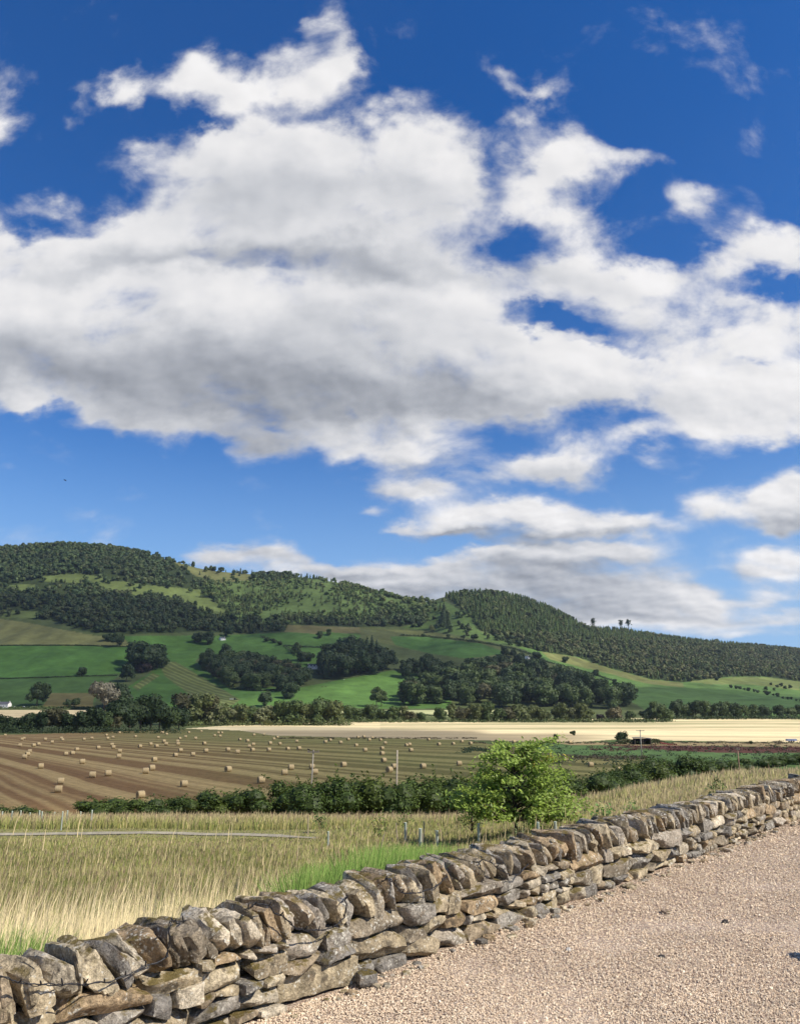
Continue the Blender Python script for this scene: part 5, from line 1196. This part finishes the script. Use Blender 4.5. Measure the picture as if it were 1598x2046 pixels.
def build_wall():
    rng = np.random.default_rng(31); CH = .363
    # coping
    s = S0; n = 0
    far_V, far_C = [], []
    while s < S1:
        th = rng.uniform(.056, .128); 
        if rng.random() < .22: th *= .72
        hh = rng.uniform(.185, .25); lean = R(rng.uniform(12, 32)); half = (th * .56, rng.uniform(.185, .225), hh * .5)
        w = stone_pts(rng, half, .16, 11, .10, .004)
        V = place(w, s + th * .5, -.215 + rng.uniform(-.022, .022), CH + hh * .42, lean, R(rng.uniform(-14, 14)), R(rng.uniform(-7, 7)))
        t = TONES[rng.integers(0, len(TONES))] * rng.uniform(.75, 1.12)
        if n < 100: link('coping_stone', rock_mesh('coping_stone', V, CSF, np.tile(t, (len(V), 1))), wall)
        else: far_V.append(V); far_C.append(np.tile(t, (len(V), 1)))
        s += th * .93; n += 1
    if far_V:
        m = len(CSV); o = link('far_coping', rock_mesh('far_coping', np.concatenate(far_V), np.concatenate([CSF + i * m for i in range(len(far_V))]), np.concatenate(far_C)), wall); o['kind'] = 'stuff'
    # courses of face stones
    st = []; s = S0
    while s < S1:
        cw = rng.uniform(.34, .85); k = rng.integers(3, 6); hs = rng.uniform(.5, 1.6, k); hs = hs / hs.sum() * CH * rng.uniform(.98, 1.02); z = 0
        for h in hs:
            x = 0; ns = max(1, int(round(cw / (h * rng.uniform(1.9, 3.7))))); ls = rng.uniform(.6, 1.5, ns); ls = ls / ls.sum() * cw
            for L in ls: st.append((s + x + L / 2, z + h / 2, L, h)); x += L
            z += h
        s += cw
    built = []
    for (sc, z, L, h) in st:
        half = (L * .53, .13, h * .535); w = stone_pts(rng, half, .20, 8, .13)
        V = place(w, sc + rng.uniform(-.01, .01), -.125 + rng.uniform(-.028, .02), z + rng.uniform(-.006, .006), R(rng.normal() * 2.4), R(rng.normal() * 3.5), R(rng.normal() * 3.5))
        t = TONES[rng.integers(0, len(TONES))] * rng.uniform(.8, 1.15); P = wall_frame(sc)[0]; built.append((L * h / (P[1] ** 2 + P[0] ** 2 + 1) if -2.1 < P[0] < 6.6 else 0, V, np.tile(t, (len(V), 1))))
    built.sort(key=lambda q: -q[0])
    for q in built[:100]: link('wall_stone', rock_mesh('wall_stone', q[1], CSF, q[2]), wall)
    rest = built[100:]; m = len(CSV); F = np.concatenate([CSF + i * m for i in range(len(rest))])
    o = link('small_stones', rock_mesh('small_stones', np.concatenate([q[1] for q in rest]), F, np.concatenate([q[2] for q in rest])), wall); o['kind'] = 'stuff'
    # dark hearting inside the wall and its back face
    ss = np.arange(S0 - .1, S1 + .1, .12); V = []; 
    for q in ss:
        P, T, N = wall_frame(q)
        for b, z in ((-.14, -.3), (-.14, .36), (-.40, .36), (-.40, -.5)): V.append((P[0] + N[0] * (b + rng.uniform(-.015, .015)), P[1] + N[1] * b, z))
    F = [(4 * i + k, 4 * i + (k + 1) % 4, 4 * i + 4 + (k + 1) % 4, 4 * i + 4 + k) for i in range(len(ss) - 1) for k in range(4)]
    link('hearting', mesh_np('hearting', V, np.array(F), np.tile((.09, .08, .06), (len(V), 1)), [ROCK]), wall)
build_wall()
def stone_chips():
    rng = np.random.default_rng(61); Vs, Cs = [], []
    for i in range(230):
        s = rng.uniform(S0, S1); h = rng.lognormal(math.log(.016), .45); P, T, N = wall_frame(s); o = .03 + abs(rng.normal()) * .07
        w = stone_pts(rng, (h * 1.5, h, h * .7), .25, 6, .1)[:, :]; a = rng.uniform(0, 6.28); w = np.stack([w[:, 0] * math.cos(a) - w[:, 1] * math.sin(a), w[:, 0] * math.sin(a) + w[:, 1] * math.cos(a), w[:, 2]], 1)
        Vs.append(w + (P[0] + N[0] * o, P[1] + N[1] * o, h * .45)); Cs.append(np.tile(TONES[rng.integers(0, len(TONES))] * rng.uniform(.8, 1.2), (len(w), 1)))
    m = len(CSV); stuff(link('stone_chips', rock_mesh('stone_chips', np.concatenate(Vs), np.concatenate([CSF + i * m for i in range(len(Vs))]), np.concatenate(Cs))))
stone_chips()

# ---- fairy-light cable laid along the wall
def on_wall(px, py, b):
    u, e = ue(px, py); Ys = np.arange(2.5, 16, .01); X = u * Ys
    ox, oy = WX + np.gradient(WY, WX) / np.sqrt(1 + np.gradient(WY, WX) ** 2) * b, WY - b / np.sqrt(1 + np.gradient(WY, WX) ** 2)
    side = Ys - np.interp(X, ox, oy); k = int(np.argmax(side > 0)); return (float(u * Ys[k]), float(Ys[k]), float(e * Ys[k] + EYE))
CAB = [(-60,1935,.05),(5,1953,.06),(24,1960,.06),(51,1967,.06),(91,1969,.06),(125,1968,.05),(162,1968,.05),(196,1965,.05),(230,1959,.05),(264,1945,.05),(297,1929,.05),(328,1918,.05),(336,1904,.05),(338,1870,.06),(340,1843,.05),(346,1842,.02),(356,1842,-.10),
       (420,1832,-.40),(470,1824,-.32),(500,1814,.03),(514,1806,.04),(537,1812,.05),(550,1826,.05),(567,1833,.05),(581,1847,.05),(594,1857,.05),(618,1860,.05),(641,1859,.05),(665,1853,.05),(679,1843,.05),(689,1830,.05),(692,1809,.05),(690,1796,.04),(698,1790,-.1),
       (735,1776,-.28),(764,1762,-.05),(773,1757,.04),(787,1765,.05),(800,1782,.05),(820,1786,.05),(844,1782,.05),(861,1776,.05),(875,1769,.05),(885,1759,.05),(893,1752,.0),(915,1740,-.28),(948,1724,-.2),(966,1718,.03),(986,1728,.05),(1003,1742,.05),(1030,1749,.05),(1040,1745,.05),(1052,1730,.03),(1062,1722,-.15)]
def cable():
    g = thing('fairy_lights', 'thin black cable of unlit fairy lights draped along the stone wall', 'string lights'); P = [Vector(on_wall(*c)) for c in CAB]; pts = []
    for i in range(len(P) - 1):
        p0, p1, p2, p3 = P[max(i - 1, 0)], P[i], P[i + 1], P[min(i + 2, len(P) - 1)]
        for j in range(5):
            t = j / 5; pts.append(0.5 * ((2 * p1) + (p2 - p0) * t + (2 * p0 - 5 * p1 + 4 * p2 - p3) * t * t + (-p0 + 3 * p1 - 3 * p2 + p3) * t ** 3))
    rg = random.Random(3); m = simple_mat('black_rubber', (.012, .012, .014), .45, 5, .1, spec=.4); a = MB(); 
    a.tube([p + Vector((rg.uniform(-1, 1), rg.uniform(-1, 1), rg.uniform(-1, 1))) * .003 for p in pts], .0030, 6); a.tube([p + Vector((math.sin(i * .9) * .006, 0, math.cos(i * .9) * .007)) for i, p in enumerate(pts)], .0022, 5); a.build('cable', [m], g, True)
    acc = 0; last = pts[0]; k = 0
    for p in pts[1:]:
        acc += (p - last).length; last = p
        if acc > .105 and k < 60:
            acc = 0; k += 1; d = Vector((rg.uniform(-.3, .6), rg.uniform(-.6, .0), rg.uniform(.4, 1))).normalized(); b = MB(); b.tube([p, p + d * .008, p + d * .016, p + d * .026, p + d * .030], [.003, .0042, .0042, .003, .001], 7); b.build('bulb', [m], g, True)
cable()

# ------------------------------------------------------------------ gravel
def pebbles():
    rng = np.random.default_rng(77); t = (1 + 5 ** .5) / 2
    ico = np.array([(-1,t,0),(1,t,0),(-1,-t,0),(1,-t,0),(0,-1,t),(0,1,t),(0,-1,-t),(0,1,-t),(t,0,-1),(t,0,1),(-t,0,-1),(-t,0,1)], float) / math.sqrt(1 + t * t)
    F = np.array([(0,11,5),(0,5,1),(0,1,7),(0,7,10),(0,10,11),(1,5,9),(5,11,4),(11,10,2),(10,7,6),(7,1,8),(3,9,4),(3,4,2),(3,2,6),(3,6,8),(3,8,9),(4,9,5),(2,4,11),(6,2,10),(8,6,7),(9,8,1)])
    n = 520000; Y = 1 / rng.uniform(1 / 16.0, 1 / 3.0, n); U = rng.uniform(-.62, .66, n); X = U * Y
    side = wall_side(X, Y); k = (side < .02); X, Y = X[k], Y[k]; keep = rng.random(len(X)) < 1.0; n = len(X)
    r = rng.lognormal(math.log(.0043), .28, n) * np.clip(Y / 6.5, .92, 1.9); r = np.minimum(r, .03)
    nv = 12; var = 40; base = ico[None] * (1 + (rng.random((var, 12, 1)) - .5) * .75) * rng.uniform(.65, 1.25, (var, 1, 3)) * np.array((1, 1, .78))
    v = base[rng.integers(0, var, n)] * r[:, None, None]; a = rng.uniform(0, 6.28, n); ca, sa = np.cos(a)[:, None], np.sin(a)[:, None]
    b = rng.normal(size=n) * .5; cb, sb = np.cos(b)[:, None], np.sin(b)[:, None]; vx = v[:, :, 0] * cb - v[:, :, 2] * sb; vz = v[:, :, 0] * sb + v[:, :, 2] * cb
    x = vx * ca - v[:, :, 1] * sa; y = vx * sa + v[:, :, 1] * ca
    und = (fbm2(X, Y, .5, 3, 91) - .45) * .022
    V = np.stack([x + X[:, None], y + Y[:, None], vz + (r * .45 + und + rng.random(n) * .0035)[:, None]], -1).reshape(-1, 3)
    pal = np.array([(.63,.50,.35),(.70,.585,.43),(.58,.445,.31),(.51,.375,.27),(.77,.68,.53),(.44,.35,.27),(.61,.46,.33),(.69,.555,.40),(.30,.24,.19)]); C = pal[rng.choice(9, n, p=[.18,.17,.15,.11,.13,.08,.08,.08,.02])] * rng.uniform(.85, 1.15, n)[:, None]
    C = C * .66 + np.array((.66, .515, .345)) * .36
    C = C * (.86 + .28 * fbm2(X, Y, .45, 3, 93))[:, None]
    stuff(link('gravel', mesh_np('gravel', V, (F[None] + (np.arange(n) * nv)[:, None, None]).reshape(-1, 3), np.repeat(C, nv, 0), [simple_mat('pebble', None, .75, 60, .15, spec=.25)])))
pebbles()
def loose_stone(px, py, half, tone, lab, seed, name='loose_stone'):
    rng = np.random.default_rng(seed); X, Y = hit_z(px, py, 0); w = stone_pts(rng, half, .35, 6, .1); c, s_ = math.cos(seed), math.sin(seed); w = np.stack([w[:, 0] * c - w[:, 1] * s_, w[:, 0] * s_ + w[:, 1] * c, w[:, 2] + half[2] * .6], 1)
    tag(link(name, rock_mesh(name, w, CSF, np.tile(tone, (len(w), 1))), None, (X, Y, 0)), lab, 'stone')
def hit_z(px, py, z):
    u, e = ue(px, py); Y = (z - EYE) / e; return float(u * Y), float(Y)
loose_stone(1330, 1826, (.05, .03, .016), (.36, .27, .19), 'flat brownish stone lying alone on the gravel', 5)
loose_stone(1449, 1845, (.024, .02, .016), (.09, .08, .075), 'small dark stone on the gravel right of the flat brownish one', 6)
loose_stone(1322, 1915, (.022, .016, .012), (.06, .055, .055), 'small black stone in the middle of the gravel', 7)
loose_stone(1135, 1902, (.020, .018, .015), (.6, .57, .52), 'small white stone on the gravel', 8)
_tx, _ty = hit_z(1573, 1906, 0)
_w = stone_pts(np.random.default_rng(12), (.24, .24, .36), .5, 7, .08); tag(link('occluder', rock_mesh('occluder', _w + (0, 0, .30), CSF, np.tile((.3, .27, .22), (len(_w), 1))), None, (_tx + .92 * .90, _ty - .375 * .90, 0)), 'rounded grey boulder added out of view to cast a gravel shadow', 'occluder')  # unseen stone, added only for the small shadow on the gravel

# ------------------------------------------------------------------ grass
def blade_mat():
    m, nt, out = new_mat('grass_blade'); g = nt.new('ShaderNodeNewGeometry'); nrm = nt.vmath('NORMALIZE', nt.vmath('MULTIPLY_ADD', g.outputs['Normal'], (.55, .55, .55), (.12, -.10, .75)))
    finish(nt, out, nt.attr('Col'), .6, nrm, .15, .22); return m
BLADE = blade_mat()
def blades(name, X, Y, Z, H, W, c0, c1, rng, lean=.30, wind=(.12, .03)):
    n = len(X); a = rng.uniform(0, 6.28, n); dx = np.cos(a) * W * .5; dy = np.sin(a) * W * .5 * .4
    la = rng.uniform(0, 6.28, n); ll = rng.random(n) * lean; lx = np.cos(la) * ll * H + wind[0] * H; ly = np.sin(la) * ll * H + wind[1] * H
    V = np.zeros((n, 6, 3))
    for i, (t, w_) in enumerate(((0, 1.0), (.55, .75), (1.0, .14))):
        cx_ = X + lx * t * t; cy_ = Y + ly * t * t; cz = Z + H * (t - .18 * ll * t * t)
        V[:, 2 * i] = np.stack([cx_ - dx * w_, cy_ - dy * w_, cz], 1); V[:, 2 * i + 1] = np.stack([cx_ + dx * w_, cy_ + dy * w_, cz], 1)
    F = (np.array([(0, 1, 3, 2), (2, 3, 5, 4)])[None] + (np.arange(n) * 6)[:, None, None]).reshape(-1, 4)
    C = np.stack([c0, c0, (c0 + c1) / 2, (c0 + c1) / 2, c1, c1], 1).reshape(-1, 3)
    return V.reshape(-1, 3), F, C
def grass():
    rng = np.random.default_rng(101)
    n = 860000; Y = 1 / rng.uniform(1 / 96.0, 1 / 3.2, n) ; far = rng.random(n) < .55; Y = np.where(far, np.exp(rng.uniform(math.log(7), math.log(94), n)), Y); U = rng.uniform(-.76, .68, n); X = U * Y
    side = wall_side(X, Y); pd = path_dist(X, Y)
    PXg = project(X, Y, height(X, Y))[0]; lush = (side < 1.25) & (PXg > 575) & (PXg < 868); k = (side > .50) & ~lush & ((Y < 20) | (np.abs(pd) > .36) | (rng.random(n) < .03)); X, Y, U, side, pd = X[k], Y[k], U[k], side[k], pd[k]; n = len(X)
    Z = gz(X, Y)
    big = fbm2(X, Y, 3.2, 3, 111); pat = fbm2(X, Y, .9, 3, 113)
    straw = np.clip(1.25 - (side - .5) / np.interp(U, [-.5, 0, .2, .5], [3.6, 3.6, 2.8, 1.6]) + (big - .5) * 1.3, 0, 1)       # dry belt along the wall
    beyond = sstep(36, 44, Y) * (1 - sstep(.05, .22, U))                                                                   # dry grass between path and hedge
    right = sstep(.12, .3, U)
    straw_c = np.array((.86,.72,.41)); olive = np.array((.36,.345,.125)); green = np.array((.235,.28,.075)); tan = np.array((.60,.48,.25)); brown = np.array((.26,.20,.12)); yel = np.array((.46,.42,.14))
    q = rng.random((n, 1)); c = np.where(q < .40, olive, np.where(q < .40 + .36 * big[:, None] * 1.6, green, np.where(q < .92, yel * .8, brown)))
    m = (rng.random(n) < straw * .95); c[m] = straw_c
    m = (rng.random(n) < beyond * (.30 + .75 * big)); c[m] = tan
    m = (rng.random(n) < right * .45); c[m] = tan * .80
    dk = (big > .58) & (straw < .35) & (Y < 34); c[dk] *= np.array((.80, .78, .78))
    c = c * rng.uniform(.70, 1.28, (n, 1)) * (.78 + .44 * pat[:, None])
    H = np.where(straw > .45, rng.uniform(.28, .58, n), rng.uniform(.10, .24, n)); H = np.where(Y > 37, rng.uniform(.28, .55, n), H); H = np.where((Y > 22) & (Y < 37) & (U < .0), H * np.clip(np.abs(pd) / 7.0, .26, 1), H)
    H = np.where(right > .5, np.minimum(H, rng.uniform(.2, .5, n)), H); H *= .8 + .5 * pat
    H = np.where(side < 1.1, H * .85, H)
    W = np.maximum(.0030, .00075 * Y) * rng.uniform(.7, 1.4, n)
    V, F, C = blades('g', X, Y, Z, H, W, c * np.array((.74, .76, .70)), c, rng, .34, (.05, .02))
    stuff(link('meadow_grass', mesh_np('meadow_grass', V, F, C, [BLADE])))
    # seed heads : small feathery spikes on top of some stems
    k = rng.random(n) < np.where(straw > .4, .10, .16); Xs, Ys, Zs, Hs = X[k], Y[k], Z[k], H[k] * rng.uniform(1.05, 1.3, k.sum()); m = len(Xs)
    c2 = np.where((rng.random(m) < .45)[:, None], np.array((.26,.185,.115)), np.array((.44,.37,.19))) * rng.uniform(.7, 1.2, (m, 1)); c2 = np.where((straw[k] > .4)[:, None], np.array((.80,.66,.38)) * rng.uniform(.8, 1.15, (m, 1)), c2)
    V1, F1, C1 = blades('s', Xs, Ys, Zs + Hs * .6, Hs * .5, np.maximum(.005, .0008 * Ys), c2, c2, rng, .25)
    # tall dry stalks beside the wall
    m = 750; s = rng.uniform(S0, S1, m); off = rng.uniform(.6, 3.5, m); P = np.array([wall_frame(a)[0] - wall_frame(a)[2] * (.4 + o) for a, o in zip(s, off)]); Zt = gz(P[:, 0], P[:, 1]); Ht = rng.uniform(.75, 1.25, m); cs = np.tile((.60,.48,.26), (m, 1)) * rng.uniform(.7, 1.2, (m, 1))
    V2, F2, C2 = blades('t', P[:, 0], P[:, 1], Zt, Ht, np.full(m, .0036), cs, cs, rng, .28)
    h = rng.random(m) < .6; V3, F3, C3 = blades('h', P[h, 0] + .1 * Ht[h], P[h, 1], Zt[h] + Ht[h] * .86, np.full(h.sum(), .17), np.full(h.sum(), .006), cs[h] * 1.1, cs[h], rng, .3)
    V = np.concatenate([V1, V2, V3]); F = np.concatenate([F1, F2 + len(V1), F3 + len(V1) + len(V2)]); stuff(link('seed_stalks', mesh_np('seed_stalks', V, F, np.concatenate([C1, C2, C3]), [BLADE])))
    # lush green grass right behind the wall
    Xl, Yl, Hl = [], [], []
    for (px0, px1, cnt_, off0, off1, h0, h1) in [(520,600,2200,.5,.9,.50,.68),(570,700,5500,.5,1.1,.64,.90),(690,880,10000,.5,1.3,.72,1.04),(850,905,1500,.5,1.2,.5,.7),(262,360,1500,.46,.62,.40,.58),(350,480,1700,.46,.62,.44,.62),(-60,60,2600,.46,1.1,.40,.62),(1180,1290,2200,.5,1.3,.4,.72),(440,540,1500,.46,.7,.5,.66)]:
        got = 0
        while got < cnt_:
            sx = rng.uniform(S0, S1, 4000); of = rng.uniform(off0, off1, 4000) + .02; x = np.interp(sx, WS, WX); y = np.interp(sx, WS, WY); tx = np.interp(sx + .1, WS, WX) - x; ty = np.interp(sx + .1, WS, WY) - y; ln = np.hypot(tx, ty)
            x = x - ty / ln * of; y = y + tx / ln * of; px_ = project(x, y, np.full_like(x, .3 - EYE))[0]; k = (px_ > px0 + 30 * (of - off0)) & (px_ < px1); got += int(k.sum()); Xl += list(x[k]); Yl += list(y[k]); Hl.append(rng.uniform(h0, h1, int(k.sum())))
    Xl, Yl, Hl = np.array(Xl), np.array(Yl), np.concatenate(Hl); m = len(Xl); cl = np.where((rng.random(m) < .8)[:, None], np.array((.185,.31,.06)), np.array((.34,.41,.12))) * rng.uniform(.65, 1.25, (m, 1))
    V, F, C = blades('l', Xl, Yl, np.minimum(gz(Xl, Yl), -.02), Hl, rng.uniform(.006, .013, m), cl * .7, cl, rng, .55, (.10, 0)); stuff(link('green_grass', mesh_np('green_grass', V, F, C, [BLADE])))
    print('blades', n)
grass()
# leafy weeds behind the wall
for px, pyb, pts, lab, nl, sz, gcol in [
    (1205,1668,[(1190,1628),(1200,1612),(1215,1620),(1225,1632),(1180,1640),(1210,1640)],'bright green leafy weed just behind the wall, left of the dry stalks',60,.05,(.11,.24,.045)),
    (1262,1650,[(1250,1618),(1262,1604),(1275,1612),(1285,1626),(1240,1630)],'leafy weed with dry flower stalks behind the wall',46,.045,(.13,.22,.06)),
    (1432,1600,[(1425,1568),(1432,1556),(1440,1562),(1446,1574),(1418,1578)],'tall thin weed rising behind the right part of the wall',30,.04,(.12,.19,.05)),
    (1030,1700,[(1015,1668),(1030,1655),(1040,1662),(1052,1672),(1005,1678)],'pale leafy weed at the foot of the bushy sapling',40,.04,(.19,.22,.09)),
    (640,1650,[(632,1632),(645,1630),(652,1638),(628,1640)],'low green bush in the meadow before the long hedge',40,.05,(.10,.15,.04))]:
    small_sapling(px, pyb, pts, lab, nl, sz, .008, gcol)
    o = [q for q in bpy.data.objects if q.get('label') == lab][0]; o.name = 'weed_plant'; o['category'] = 'weed'

# ------------------------------------------------------------------ clear summer air with a trace of haze
def haze(density=0.00004):
    mb = MB(); mb.box(-2600, 2600, -60, 3400, EYE - 16.5, 520); m = bpy.data.materials.new('air'); m.use_nodes = True; nt = NT(m.node_tree); nt.n.clear(); out = nt.new('ShaderNodeOutputMaterial')
    v = nt.new('ShaderNodeVolumePrincipled'); v.inputs['Color'].default_value = (.72, .82, .95, 1); v.inputs['Density'].default_value = density; v.inputs['Anisotropy'].default_value = .3; nt.l.new(v.outputs[0], out.inputs['Volume'])
    stuff(mb.build('haze', [m]))
haze()
